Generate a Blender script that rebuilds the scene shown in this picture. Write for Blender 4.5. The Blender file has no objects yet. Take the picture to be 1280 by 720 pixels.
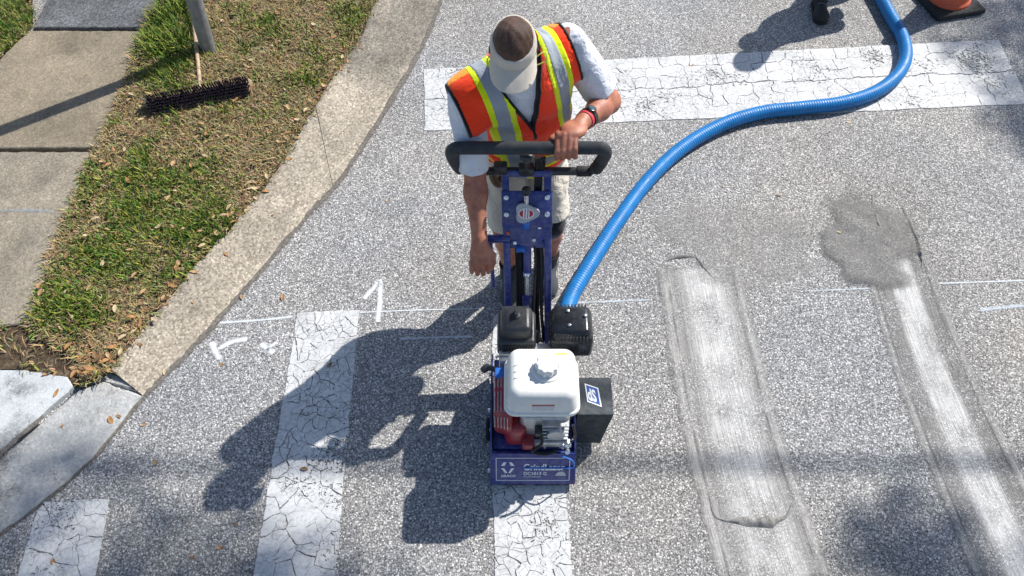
import bpy, bmesh, math, random
import numpy as np
from mathutils import Vector, Matrix
random.seed(7); rng = np.random.default_rng(7)
scene = bpy.context.scene
col = scene.collection
R = math.radians

# ------------------------------------------------------------------ camera
FPX, HORIZON, CAMH = 1050.0, -1050.0, 3.6          # focal length in photo pixels, horizon row, height
TH = math.atan2(360 - HORIZON, FPX)                # pitch below the horizontal
cam = bpy.data.cameras.new('camera'); camo = bpy.data.objects.new('camera', cam); col.objects.link(camo)
cam.sensor_width = 36; cam.lens = 36 * FPX / 1280; cam.clip_start = 0.05; cam.clip_end = 500
camo.location = (0, 0, CAMH); camo.rotation_euler = (math.pi / 2 - TH, 0, 0)
scene.camera = camo
scene.render.resolution_x = 1024; scene.render.resolution_y = 576

# ------------------------------------------------------------------ light
SUN_EL, SUN_AZ = 44.8, 51.0                        # azimuth clockwise from +Y
world = bpy.data.worlds.new('World'); scene.world = world; world.use_nodes = True
wn = world.node_tree.nodes; wl = world.node_tree.links
sky = wn.new('ShaderNodeTexSky'); sky.sky_type = 'NISHITA'; sky.sun_disc = False
sky.sun_elevation = R(SUN_EL); sky.sun_rotation = R(SUN_AZ)
wn['Background'].inputs['Strength'].default_value = 0.105
wl.new(sky.outputs[0], wn['Background'].inputs['Color'])
sun = bpy.data.lights.new('sun', 'SUN'); suno = bpy.data.objects.new('sun', sun); col.objects.link(suno)
sun.energy = 5.0; sun.angle = R(0.55); sun.color = (1.0, 0.955, 0.89)
sd = Vector((-math.sin(R(SUN_AZ)) * math.cos(R(SUN_EL)), -math.cos(R(SUN_AZ)) * math.cos(R(SUN_EL)), -math.sin(R(SUN_EL))))
suno.rotation_euler = sd.to_track_quat('-Z', 'Y').to_euler(); suno.location = (6, 6, 9)
scene.view_settings.view_transform = 'Standard'; scene.view_settings.look = 'None'
scene.view_settings.gamma = 1; scene.view_settings.exposure = 0.48

# ------------------------------------------------------------------ pixel -> place
CT, ST = math.cos(TH), math.sin(TH)
def P(px, py, z=0.0):
    u = (px - 640) / FPX; v = (360 - py) / FPX
    d = (u, CT + v * ST, -ST + v * CT); t = (z - CAMH) / d[2]
    return Vector((d[0] * t, d[1] * t, z))
def to_px(x, y, z):
    f = CT * y + ST * (CAMH - z); up = ST * y - CT * (CAMH - z)
    return 640 + FPX * x / f, 360 - FPX * up / f

# ------------------------------------------------------------------ materials
MATS = {}
class NT:
    def __init__(s, name):
        s.m = bpy.data.materials.new(name); s.m.use_nodes = True
        s.t = s.m.node_tree; s.b = s.t.nodes['Principled BSDF']; s.out = s.t.nodes['Material Output']
    def set(s, sock, v):
        if isinstance(v, bpy.types.NodeSocket): s.t.links.new(v, sock)
        elif v is not None:
            if isinstance(v, (tuple, list)) and len(v) == 3 and sock.type == 'RGBA': v = (*v, 1)
            sock.default_value = v
    def n(s, typ, ins=None, **props):
        nd = s.t.nodes.new('ShaderNode' + typ)
        for k, v in props.items(): setattr(nd, k, v)
        for k, v in (ins or {}).items(): s.set(nd.inputs[k], v)
        return nd
    def pos(s, scale=None):
        g = s.n('NewGeometry').outputs['Position']
        if scale is None: return g
        return s.n('VectorMath', {0: g, 1: scale}, operation='MULTIPLY').outputs[0]
    def noise(s, scale, detail=4, rough=.55, vec=None, dist=0):
        return s.n('TexNoise', {'Vector': vec if vec is not None else s.pos(), 'Scale': scale, 'Detail': detail, 'Roughness': rough, 'Distortion': dist}).outputs['Fac']
    def vor(s, scale, feature='F1', vec=None):
        return s.n('TexVoronoi', {'Vector': vec if vec is not None else s.pos(), 'Scale': scale}, feature=feature)
    def math(s, op, a, b=0.5, c=None, clamp=False):
        nd = s.n('Math', {0: a, 1: b}, operation=op, use_clamp=clamp)
        if c is not None: s.set(nd.inputs[2], c)
        return nd.outputs[0]
    def ramp(s, fac, stops, interp='LINEAR'):
        nd = s.n('ValToRGB', {'Fac': fac}); cr = nd.color_ramp; cr.interpolation = interp
        while len(cr.elements) < len(stops): cr.elements.new(0.5)
        for e, (p, c) in zip(cr.elements, stops):
            e.position = p
            e.color = (c, c, c, 1) if isinstance(c, (int, float)) else (*c, 1)
        return nd.outputs['Color']
    def mix(s, fac, a, b, blend='MIX'):
        nd = s.n('Mix', None, data_type='RGBA', blend_type=blend)
        s.set(nd.inputs[0], fac); s.set(nd.inputs[6], a); s.set(nd.inputs[7], b)
        return nd.outputs[2]
    def bump(s, h, strength=.4, dist=.004, normal=None):
        nd = s.n('Bump', {'Height': h, 'Strength': strength, 'Distance': dist})
        if normal is not None: s.set(nd.inputs['Normal'], normal)
        s.set(s.b.inputs['Normal'], nd.outputs[0]); return nd.outputs[0]
    def base(s, c=None, rough=None, metal=None, spec=None):
        for k, v in (('Base Color', c), ('Roughness', rough), ('Metallic', metal), ('Specular IOR Level', spec)):
            if v is not None: s.set(s.b.inputs[k], v)
    def alpha(s, a):
        tr = s.n('BsdfTransparent'); mx = s.n('MixShader')
        s.set(mx.inputs[0], a); s.t.links.new(tr.outputs[0], mx.inputs[1]); s.t.links.new(s.b.outputs[0], mx.inputs[2])
        s.t.links.new(mx.outputs[0], s.out.inputs['Surface'])
    def uv(s):
        sp = s.n('SeparateXYZ', {0: s.n('TexCoord').outputs['UV']}); return sp.outputs[0], sp.outputs[1]

def asphalt_color(n, worn=0.0):
    v1 = n.vor(126); sep = n.n('SeparateColor', {0: v1.outputs['Color']})
    c1 = n.ramp(sep.outputs[0], [(0, (.15, .148, .146)), (.30, (.255, .250, .243)), (.55, (.35, .343, .333)), (.80, (.45, .442, .428)), (1, (.74, .73, .70))])
    v2 = n.vor(270); sep2 = n.n('SeparateColor', {0: v2.outputs['Color']})
    c2 = n.ramp(sep2.outputs[0], [(0, .045), (.6, .165), (1, .42)])
    gap = n.ramp(v1.outputs['Distance'], [(.40, 0), (.62, 1)])
    c = n.mix(gap, c1, c2)
    v3 = n.vor(70); s3 = n.n('SeparateColor', {0: v3.outputs['Color']})
    st3 = n.math('MULTIPLY', n.ramp(s3.outputs[2], [(.80, 0), (.84, 1)]), n.ramp(v3.outputs['Distance'], [(.30, 1), (.42, 0)]))
    c = n.mix(n.math('MULTIPLY', st3, .75), c, n.ramp(s3.outputs[0], [(0, (.16, .158, .155)), (.4, (.42, .41, .395)), (1, (.70, .69, .66))]))
    spot = n.ramp(n.noise(3.4, 4, .6, dist=.5), [(.235, .62), (.30, 1)]); c = n.mix(1.0, c, spot, 'MULTIPLY')
    big = n.ramp(n.noise(1.1, 6, .68), [(.28, .80), (.5, 1.0), (.72, 1.16)])
    c = n.mix(1.0, c, big, 'MULTIPLY')
    tint = n.ramp(n.noise(.7, 3), [(.35, (.97, .99, 1.03)), (.65, (1.03, 1.0, .96))])
    return n.mix(1.0, c, tint, 'MULTIPLY'), v1.outputs['Distance']
def m_asphalt():
    n = NT('asphalt'); c, d = asphalt_color(n)
    n.base(c, .88, spec=.35); h = n.math('SUBTRACT', 1.0, d); h2 = n.math('ADD', h, n.math('MULTIPLY', n.noise(400, 2), .5))
    n.bump(h2, .7, .0045); return n.m
def m_paint():
    n = NT('thermoplastic_paint')
    nz = n.noise(7, 5, .6)
    c = n.ramp(nz, [(.25, (.44, .447, .45)), (.55, (.545, .555, .56)), (.8, (.60, .61, .61))])
    dirt = n.ramp(n.noise(60, 4, .7), [(.38, .78), (.55, 1)]); c = n.mix(1, c, dirt, 'MULTIPLY')
    # hairline cracks in the plates and chips with a patchy spread
    e = n.vor(22, 'DISTANCE_TO_EDGE', n.n('VectorMath', {0: n.pos(), 1: n.n('VectorMath', {0: n.n('TexNoise', {'Vector': n.pos(), 'Scale': 22.0}).outputs['Color'], 1: (.022, .022, 0)}, operation='MULTIPLY').outputs[0]}, operation='ADD').outputs[0]).outputs['Distance']
    cr = n.ramp(e, [(.008, .34), (.034, 1)]); on = n.ramp(n.noise(3.0, 5, .65), [(.45, 0), (.56, 1)])
    c = n.mix(on, c, n.mix(1, c, cr, 'MULTIPLY'))
    wear = n.ramp(n.noise(2.1, 3), [(.34, .71), (.46, .58), (.58, .47), (.70, .36)])
    chip = n.math('ADD', n.math('MULTIPLY', n.noise(48, 5, .62), .62), n.math('MULTIPLY', n.noise(150, 2, .5), .38))
    a = n.math('SUBTRACT', chip, n.math('SUBTRACT', 1.0, wear)); a = n.math('MULTIPLY', n.math('ADD', a, .115), 26.0, clamp=True)
    n.base(c, .62, spec=.4); n.bump(n.noise(180, 3), .3, .002); n.alpha(a); return n.m
def m_concrete(name, tint, dark=.0, pebble=.25, paint=0, stain_at=None):
    n = NT(name)
    nz = n.noise(3.2, 7, .62); c = n.ramp(nz, [(.28, tuple(x * .68 for x in tint)), (.5, tint), (.74, tuple(min(.8, x * 1.2) for x in tint))])
    g = n.ramp(n.noise(140, 4, .75), [(.30, .60), (.52, 1.0), (.72, 1.22)]); c = n.mix(1, c, g, 'MULTIPLY')
    v = n.vor(95); sp = n.n('SeparateColor', {0: v.outputs['Color']})
    peb = n.ramp(sp.outputs[1], [(.0, .5), (.5, .95), (.85, 1.2), (1, 1.6)]); c = n.mix(pebble, c, n.mix(1, c, peb, 'MULTIPLY'))
    st = n.ramp(n.noise(5.5, 6, .7, dist=1.2), [(.30, .62), (.42, 1)]); c = n.mix(.7, c, n.mix(1, c, st, 'MULTIPLY'))
    gs = n.ramp(n.noise(1.7, 5, .65, dist=.8), [(.42, 0), (.62, .55)]); c = n.mix(gs, c, n.mix(1, c, (.60, .62, .65), 'MULTIPLY'))
    if paint:
        pm = n.ramp(n.math('ADD', n.noise(4.5, 5, .6), n.math('MULTIPLY', n.noise(70, 4, .7), .35)), [(.50, 0), (.66, 1)])
        c = n.mix(n.math('MULTIPLY', pm, paint), c, (.66, .70, .72))
    if stain_at:
        sx, sy, sr = stain_at; dd = n.n('VectorMath', {0: n.pos(), 1: (sx, sy, 0)}, operation='DISTANCE').outputs['Value']
        sm = n.ramp(n.math('ADD', n.math('DIVIDE', dd, sr * 2.0), n.math('MULTIPLY', n.math('SUBTRACT', n.noise(4, 6, .7), .5), .8)), [(.18, .75), (.52, 0)]); c = n.mix(sm, c, n.mix(1, c, (.44, .46, .49), 'MULTIPLY'))
    n.base(c, .9, spec=.3); n.bump(n.math('ADD', n.noise(90, 5, .7), n.math('MULTIPLY', n.noise(14, 4), 1.5)), .55, .004); return n.m
def m_simple(name, c, rough=.5, metal=0, var=.12, vs=25, bump=0, bs=200, coat=0, spec=None, dust=0.0):
    n = NT(name)
    cc = n.ramp(n.noise(vs, 5, .6), [(.3, tuple(x * (1 - var) for x in c)), (.7, tuple(min(1, x * (1 + var)) for x in c))])
    if dust:
        geo = n.n('NewGeometry'); up = n.n('SeparateXYZ', {0: geo.outputs['Normal']}).outputs[2]
        dm = n.math('MULTIPLY', n.ramp(n.noise(38, 6, .7), [(.42, 0), (.72, 1)]), dust)
        cc = n.mix(dm, cc, (.42, .40, .37))
    n.base(cc, n.ramp(n.noise(vs * 1.7, 3), [(.3, max(0, rough - .1)), (.7, min(1, rough + .12))]), metal, spec)
    if bump: n.bump(n.noise(bs, 3), bump, .002)
    if coat: n.b.inputs['Coat Weight'].default_value = coat
    return n.m
def m_fabric(name, c, c2=None, wr=.012, sheen=.2, weave=900, stain=None, var=.1):
    n = NT(name)
    cc = n.ramp(n.noise(9, 5, .6), [(.3, tuple(x * (1 - var) for x in c)), (.7, tuple(min(1, x * (1 + var)) for x in c))])
    if stain:
        for sc, lo, colr, am in stain: cc = n.mix(n.math('MULTIPLY', n.ramp(n.noise(sc, 5, .65), [(lo, 0), (lo + .05, 1)]), am), cc, colr)
    n.base(cc, .92, spec=.15); n.b.inputs['Sheen Weight'].default_value = sheen
    h = n.math('ADD', n.math('MULTIPLY', n.noise(16, 3, .5, dist=.6), 4.0), n.math('MULTIPLY', n.noise(weave, 2), .12))
    n.bump(h, .55, wr); return n.m
def m_attr(name, rough=.7, trans=.0):
    n = NT(name); a = n.n('Attribute', attribute_name='Col').outputs['Color']; n.base(a, rough, spec=.25)
    return n.m
def m_skin(name, c, red):
    n = NT(name)
    cc = n.ramp(n.noise(22, 5, .6), [(.3, red), (.62, c)])
    cc = n.mix(1, cc, n.ramp(n.noise(260, 3, .7), [(.35, .86), (.6, 1.04)]), 'MULTIPLY')
    n.base(cc, .52, spec=.45); n.b.inputs['Subsurface Weight'].default_value = .12; n.b.inputs['Subsurface Radius'].default_value = (.012, .005, .003)
    n.b.inputs['Subsurface Scale'].default_value = .6
    n.bump(n.math('ADD', n.noise(330, 3), n.math('MULTIPLY', n.noise(70, 3), 1.2)), .35, .0016); return n.m
def m_hair():
    n = NT('short_hair')
    st = n.noise(1.0, 4, .6, vec=n.pos((420, 160, 120)))
    c = n.ramp(st, [(.32, (.022, .010, .006)), (.55, (.075, .036, .022)), (.75, (.17, .088, .055))])
    thin = n.ramp(n.noise(13, 3), [(.45, 0), (.75, .55)]); c = n.mix(thin, c, (.27, .15, .10))
    n.base(c, .55, spec=.4); n.bump(st, .7, .003); return n.m
def m_spray(name='spray_chalk', c=(.80, .84, .88), soft=1.0, dens=.5):
    n = NT(name); u, v = n.uv()
    edge = n.math('SUBTRACT', 1.0, n.math('ABSOLUTE', u, 0)); edge = n.math('POWER', n.math('MAXIMUM', edge, 0), 1.0)
    sp = n.math('ADD', n.math('MULTIPLY', n.noise(85, 3, .7), .7), n.math('MULTIPLY', n.noise(9, 4), .55))
    a = n.math('MULTIPLY', n.math('SUBTRACT', n.math('ADD', n.math('MULTIPLY', edge, .9), sp), 1.40 - dens), 1.7, clamp=True)
    n.base(c, .9, spec=.2); n.alpha(n.math('MULTIPLY', a, soft)); return n.m
def m_milled(name='milled_surface', stops=None):
    # u across -1..1, v metres along. cut and dusted asphalt: pale paint ghost in the middle, grey bands at the sides, scored lines
    n = NT(name); u, v = n.uv()
    w = n.math('ADD', u, n.math('MULTIPLY', n.math('SUBTRACT', n.noise(2.2, 4), .5), .16))
    comb = n.n('CombineXYZ', {0: n.math('MULTIPLY', u, 26.0), 1: n.math('MULTIPLY', v, 1.3), 2: 0.0}).outputs[0]
    streak = n.noise(1.0, 6, .68, vec=comb)
    comb2 = n.n('CombineXYZ', {0: n.math('MULTIPLY', u, 90.0), 1: n.math('MULTIPLY', v, 7.0), 2: 3.0}).outputs[0]
    fine = n.noise(1.0, 3, .6, vec=comb2)
    prof = n.ramp(n.math('MULTIPLY', n.math('ADD', w, 1.0), .5),
        stops or [(.0, (.36, .355, .34)), (.08, (.38, .37, .355)), (.15, (.15, .147, .142)), (.30, (.20, .196, .19)), (.37, (.60, .60, .59)), (.63, (.58, .58, .57)), (.69, (.23, .226, .22)), (.82, (.17, .167, .16)), (.90, (.34, .335, .32)), (1.0, (.40, .39, .375))])
    c = n.mix(1, prof, n.ramp(streak, [(.26, .42), (.44, .92), (.58, 1.05), (.74, 1.3)]), 'MULTIPLY')
    c = n.mix(1, c, n.ramp(fine, [(.30, .58), (.5, 1.0), (.7, 1.2)]), 'MULTIPLY')
    asp, d = asphalt_color(n)
    c = n.mix(n.ramp(n.math('ADD', n.noise(5, 4), n.math('MULTIPLY', n.noise(60, 3), .3)), [(.50, .18), (.80, .80)]), c, asp)
    line = n.math('ABSOLUTE', n.math('SUBTRACT', n.math('ABSOLUTE', n.math('ADD', u, n.math('MULTIPLY', n.math('SUBTRACT', n.noise(1.4, 3), .5), .10)), 0), .70), 0)
    lm = n.math('MULTIPLY', n.ramp(line, [(.010, 1), (.040, 0)]), n.ramp(n.noise(6, 4), [(.36, 0), (.56, .85)]))
    c = n.mix(n.math('MULTIPLY', lm, .7), c, (.09, .09, .09))
    e = n.math('SUBTRACT', 1.0, n.math('ABSOLUTE', u, 0))
    vv = n.n('Attribute', attribute_name='fade').outputs['Fac']
    a = n.math('SUBTRACT', n.math('ADD', n.math('MULTIPLY', n.math('MINIMUM', n.math('MULTIPLY', e, 2.6), vv), 1.5), n.math('MULTIPLY', n.noise(30, 5, .7), .9)), .72)
    n.base(c, .95, spec=.15); n.bump(n.math('ADD', n.math('MULTIPLY', streak, 2.0), fine), .6, .004)
    n.alpha(n.math('MULTIPLY', a, 2.4, clamp=True)); return n.m
def m_dust(name, c):
    n = NT(name); f = n.n('Attribute', attribute_name='fade').outputs['Fac']
    cc = n.ramp(n.noise(11, 6, .66, dist=.7), [(.25, tuple(x * .72 for x in c)), (.55, c), (.8, tuple(x * 1.25 for x in c))])
    cc = n.mix(1, cc, n.ramp(n.noise(260, 3, .7), [(.3, .76), (.6, 1.06)]), 'MULTIPLY')
    asp, _d = asphalt_color(n); cc = n.mix(n.ramp(n.noise(9, 4), [(.3, .15), (.7, .55)]), cc, asp)
    a = n.math('SUBTRACT', n.math('ADD', n.math('MULTIPLY', f, 1.35), n.math('ADD', n.math('MULTIPLY', n.noise(7, 5, .65), .7), n.math('MULTIPLY', n.noise(95, 3, .7), 1.1))), 1.28)
    n.base(cc, .97, spec=.1); n.bump(n.noise(190, 4, .7), .5, .003); n.alpha(n.math('MULTIPLY', n.math('MULTIPLY', a, 1.3, clamp=True), .9)); return n.m
def m_soil():
    n = NT('verge_soil'); c = n.ramp(n.noise(26, 6, .7), [(.3, (.045, .032, .022)), (.55, (.10, .075, .05)), (.75, (.24, .19, .13))])
    n.base(c, .97, spec=.1); n.bump(n.noise(70, 6, .7), .9, .012); return n.m

M = dict(asphalt=m_asphalt(), paint=m_paint(), soil=m_soil(), milled=m_milled(), milled_wide=m_milled('milled_wide_surface', [(0, (.40, .39, .375)), (.10, (.41, .40, .385)), (.17, (.25, .246, .24)), (.245, (.42, .415, .405)), (.33, (.60, .60, .59)), (.62, (.56, .56, .55)), (.70, (.38, .375, .365)), (.77, (.25, .246, .24)), (.86, (.41, .40, .385)), (1, (.42, .41, .395))]), hair=m_hair(),
    walk=m_concrete('sidewalk_concrete', (.265, .222, .160), pebble=.45), walk2=m_concrete('sidewalk_grey_concrete', (.275, .240, .188), pebble=.5),
    walk_shade=m_concrete('sidewalk_painted_shade_speckled', (.135, .14, .145), pebble=1.0),  # far slab: the shade over it is put into this darker speckled colour
    gutter=m_concrete('gutter_concrete', (.385, .338, .27), pebble=.85, stain_at=(-.70, 4.85, .75)), apron=m_concrete('apron_concrete', (.275, .268, .252), pebble=.7, paint=.28), apron2=m_concrete('painted_apron_concrete', (.30, .31, .31), pebble=.4, paint=.5),
    dustA=m_dust('pale_dust', (.375, .365, .35)), dustB=m_dust('dark_dust', (.195, .191, .183)),
    spray=m_spray('spray_chalk', (.68, .73, .78), .85, .46), spray2=m_spray('faint_chalk', (.60, .67, .74), .7, .42), bluechalk=m_spray('blue_chalk', (.22, .34, .46), .45, .25), spray3=m_spray('heavy_spray', (.74, .77, .80), .9, .58),
    blue=m_simple('blue_enamel', (.009, .024, .20), .38, 0, .2, 30, coat=.3, dust=.22), blue2=m_simple('light_blue_part', (.03, .16, .55), .4),
    black=m_simple('black_plastic', (.026, .029, .034), .36, dust=.03), foam=m_simple('foam_grip', (.035, .040, .046), .78, var=.2, bump=.3, bs=500), rubber=m_simple('black_rubber', (.018, .018, .019), .8),
    blackgloss=m_simple('black_metal_gloss', (.014, .017, .021), .22, dust=.03), boxblack=m_simple('matte_black_steel', (.015, .026, .036), .6, var=.2, dust=.12),
    white=m_simple('white_tank_paint', (.74, .74, .71), .33, var=.05, vs=12, coat=.25, dust=.12), cap=m_simple('pale_cap_plastic', (.62, .63, .64), .4, var=.06),
    red=m_simple('red_shroud', (.27, .008, .020), .38, var=.15, coat=.2, dust=.1), silver=m_simple('cast_aluminium', (.46, .48, .50), .45, .7, var=.25, vs=40, bump=.3), zinc=m_simple('zinc_bolt', (.62, .66, .70), .3, .85),
    steel=m_simple('galvanised_steel', (.22, .225, .23), .5, .35, var=.25, vs=30), hose=m_simple('blue_hose_plastic', (.0, .145, .41), .45, var=.15, vs=14, spec=.35, dust=.05),
    label=m_simple('label_white', (.80, .81, .82), .5, var=.03), labelblue=m_simple('label_blue', (.02, .09, .34), .45), labelred=m_simple('label_red', (.45, .02, .04), .5), labelyel=m_simple('label_yellow', (.72, .60, .08), .5), labelgrey=m_simple('label_grey', (.52, .54, .55), .5), knobgrey=m_simple('grey_knob_plastic', (.42, .43, .45), .45),
    orange=m_simple('cone_orange', (.62, .095, .03), .5, var=.15, dust=.15), wood=m_simple('pale_wood', (.38, .28, .18), .7, var=.3, vs=30), bristle=m_simple('dark_bristles', (.035, .022, .038), .6, var=.4, vs=80), 
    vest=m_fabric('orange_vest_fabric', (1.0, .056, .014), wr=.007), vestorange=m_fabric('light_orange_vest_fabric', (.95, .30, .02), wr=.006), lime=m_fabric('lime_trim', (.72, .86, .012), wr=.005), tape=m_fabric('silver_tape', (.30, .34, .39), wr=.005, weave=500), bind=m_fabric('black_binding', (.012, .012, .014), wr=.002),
    tshirt=m_fabric('white_tshirt', (.68, .71, .78), wr=.012), shorts=m_fabric('cream_shorts', (.62, .57, .49), wr=.014, stain=[(30, .66, (.20, .15, .12), .7), (55, .70, (.42, .05, .05), .7)]),
    visor=m_fabric('khaki_visor', (.56, .51, .44), wr=.002, weave=1200), shoe=m_fabric('grey_shoe', (.05, .058, .066), wr=.004), sock=m_fabric('black_sock', (.012, .012, .014), wr=.003), sleeve=m_fabric('black_knee_sleeve', (.016, .018, .022), wr=.003), soleg=m_simple('sole_rubber', (.30, .31, .32), .8),
    skin=m_skin('tanned_skin', (.44, .185, .115), (.30, .095, .06)), trouser=m_fabric('dark_trousers', (.03, .033, .04), wr=.01), darkshirt=m_fabric('grey_shirt', (.16, .18, .21), wr=.01), leather=m_simple('brown_leather', (.14, .085, .04), .6), redband=m_simple('red_white_band', (.50, .03, .05), .6, var=.5, vs=160), glass=m_simple('watch_glass', (.06, .10, .13), .12), cordlime=m_simple('lime_cord', (.75, .78, .12), .6),
    grass=m_attr('grass_blades'), leaf0=m_simple('leaf_tan', (.36, .23, .11), .7, var=.3, vs=60), leaf1=m_simple('leaf_orange_brown', (.33, .17, .06), .65, var=.3, vs=60), leaf2=m_simple('leaf_pale', (.44, .34, .20), .7, var=.25, vs=60), leaf3=m_simple('leaf_brown', (.20, .11, .05), .7, var=.3, vs=60), cable=m_simple('cable_black', (.015, .015, .016), .5), foliage=m_attr('canopy_leaves'), bark=m_simple('bark', (.12, .09, .07), .9, var=.3))

# ------------------------------------------------------------------ object helpers
def props(o, label=None, cat=None, group=None, kind=None):
    for k, v in (('label', label), ('category', cat), ('group', group), ('kind', kind)):
        if v: o[k] = v
    return o
def wloc(o):
    l = Vector((0, 0, 0))
    while o is not None: l = l + o.location; o = o.parent
    return l
def empty(name, loc, **k):
    o = bpy.data.objects.new(name, None); col.objects.link(o); o.location = loc; o.empty_display_size = .1
    return props(o, **k)
def mesh_obj(name, me, mat, parent=None, origin=(0, 0, 0), **k):
    """mesh given in world coordinates; stored relative to its origin / parent"""
    o = bpy.data.objects.new(name, me); col.objects.link(o)
    if mat is not None: me.materials.append(M[mat] if isinstance(mat, str) else mat)
    off = wloc(parent) if parent else Vector(origin)
    if parent: o.parent = parent
    else: o.location = off
    if off.length > 0: me.transform(Matrix.Translation(-off))
    return props(o, **k)
def np_mesh(name, V, F, smooth=True):
    V = np.asarray(V, np.float32); F = np.asarray(F, np.int32); nf, k = F.shape
    me = bpy.data.meshes.new(name); me.vertices.add(len(V)); me.vertices.foreach_set('co', V.ravel())
    me.loops.add(nf * k); me.loops.foreach_set('vertex_index', F.ravel())
    me.polygons.add(nf); me.polygons.foreach_set('loop_start', np.arange(0, nf * k, k, dtype=np.int32))
    me.polygons.foreach_set('use_smooth', np.full(nf, smooth)); me.update(calc_edges=True); me.validate(); return me
class MB:
    """collects solid shapes in world coordinates and builds ONE mesh object"""
    def __init__(s): s.v = []; s.f = []
    def add(s, v, f):
        b = len(s.v); s.v += [tuple(x) for x in v]; s.f += [tuple(i + b for i in q) for q in f]; return s
    def bm(s, bm):
        bm.verts.index_update(); return s.add([v.co for v in bm.verts], [[v.index for v in f.verts] for f in bm.faces])
    def box(s, lo, hi, bev=.0, seg=2, mat=None, taper=None):
        b = bmesh.new(); bmesh.ops.create_cube(b, size=1)
        lo = Vector(lo); hi = Vector(hi); c = (lo + hi) / 2; d = hi - lo
        for v in b.verts:
            tx = 1.0
            if taper and v.co.z > 0: tx = taper
            v.co = Vector((v.co.x * d.x * tx, v.co.y * d.y * tx, v.co.z * d.z))
        if bev: bmesh.ops.bevel(b, geom=b.edges[:], offset=bev, segments=seg, profile=.5, affect='EDGES', clamp_overlap=True)
        T = Matrix.Translation(c) @ mat if mat is not None else Matrix.Translation(c)
        b.transform(T); s.bm(b); b.free(); return s
    def cyl(s, a, b_, r, r2=None, seg=20, bev=0, caps=True):
        a = Vector(a); b_ = Vector(b_); d = b_ - a; r2 = r if r2 is None else r2
        b = bmesh.new(); bmesh.ops.create_cone(b, cap_ends=caps, segments=seg, radius1=r, radius2=r2, depth=d.length)
        if bev:
            e = [e for e in b.edges if abs(e.verts[0].co.z - e.verts[1].co.z) < 1e-6]
            bmesh.ops.bevel(b, geom=e, offset=bev, segments=2, profile=.5, affect='EDGES')
        b.transform(Matrix.Translation((a + b_) / 2) @ d.to_track_quat('Z', 'Y').to_matrix().to_4x4()); s.bm(b); b.free(); return s
    def ball(s, c, r, seg=14, scale=(1, 1, 1)):
        b = bmesh.new(); bmesh.ops.create_uvsphere(b, u_segments=seg, v_segments=max(6, seg // 2), radius=r)
        b.transform(Matrix.Translation(c) @ Matrix.Diagonal((*scale, 1))); s.bm(b); b.free(); return s
    def tube(s, pts, r, seg=10, closed=False, smooth=0):
        pts = [Vector(p) for p in pts]
        if smooth: pts = catmull(pts, smooth, closed)
        n = len(pts); rr = r if hasattr(r, '__len__') else [r] * n
        prev = None; V = []
        for i, p in enumerate(pts):
            if closed: t = (pts[(i + 1) % n] - pts[i - 1])
            else: t = pts[min(i + 1, n - 1)] - pts[max(i - 1, 0)]
            t.normalize()
            if prev is None:
                q = Vector((0, 0, 1)) if abs(t.z) < .9 else Vector((1, 0, 0)); u = t.cross(q).normalized()
            else: u = (prev - t * prev.dot(t)).normalized()
            prev = u; w = t.cross(u)
            for k in range(seg):
                a = 2 * math.pi * k / seg; V.append(p + (u * math.cos(a) + w * math.sin(a)) * rr[i])
        F = []
        for i in range(n if closed else n - 1):
            j = (i + 1) % n
            for k in range(seg): l = (k + 1) % seg; F.append((i * seg + k, i * seg + l, j * seg + l, j * seg + k))
        if not closed: F.append(tuple(range(seg - 1, -1, -1))); F.append(tuple((n - 1) * seg + k for k in range(seg)))
        return s.add(V, F)
    def prism(s, poly, thick, origin, ux, uy):
        """polygon (u,v) on the plane origin,ux,uy, extruded along the normal"""
        o = Vector(origin); ux = Vector(ux).normalized(); uy = Vector(uy).normalized(); nn = ux.cross(uy)
        top = [o + ux * a + uy * b + nn * thick for a, b in poly]; bot = [o + ux * a + uy * b for a, b in poly]; n = len(poly)
        F = [tuple(range(n)), tuple(range(2 * n - 1, n - 1, -1))] + [(i, n + i, n + (i + 1) % n, (i + 1) % n) for i in range(n)]
        return s.add(top + bot, F)
    def mesh(s, name='m', sharp=35):
        me = bpy.data.meshes.new(name); me.from_pydata(s.v, [], s.f); me.update()
        b = bmesh.new(); b.from_mesh(me); bmesh.ops.recalc_face_normals(b, faces=b.faces[:]); b.to_mesh(me); b.free()
        for p in me.polygons: p.use_smooth = True
        me.set_sharp_from_angle(angle=R(sharp)); return me
    def build(s, name, mat, parent=None, origin=(0, 0, 0), sharp=35, **k):
        return mesh_obj(name, s.mesh(name, sharp), mat, parent, origin, **k)
def catmull(p, n, closed=False):
    out = []; m = len(p)
    for i in range(m if closed else m - 1):
        g = (lambda j: p[j % m]) if closed else (lambda j: p[min(max(j, 0), m - 1)])
        a, b, c, d = g(i - 1), g(i), g(i + 1), g(i + 2)
        for k in range(n):
            t = k / n; out.append(.5 * ((2 * b) + (c - a) * t + (2 * a - 5 * b + 4 * c - d) * t * t + (3 * b - a - 3 * c + d) * t ** 3))
    if not closed: out.append(p[-1])
    return out
def text(s, size, mat, parent, origin, ux, uy, name='lettering', depth=.0006, bold=0.0, sx=1.0):
    cu = bpy.data.curves.new(name, 'FONT'); cu.body = s; cu.size = size; cu.extrude = depth; cu.offset = bold; cu.resolution_u = 3
    t = bpy.data.objects.new(name, cu); me = bpy.data.meshes.new_from_object(t); bpy.data.objects.remove(t)
    ux = Vector(ux).normalized(); uy = Vector(uy).normalized(); n = ux.cross(uy)
    mt = Matrix((ux, uy, n)).transposed().to_4x4(); mt.translation = Vector(origin)
    me.transform(mt @ Matrix.Diagonal((sx, 1, 1, 1))); me.name = name
    while len(me.materials): me.materials.pop()
    return mesh_obj(name, me, mat, parent)
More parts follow.
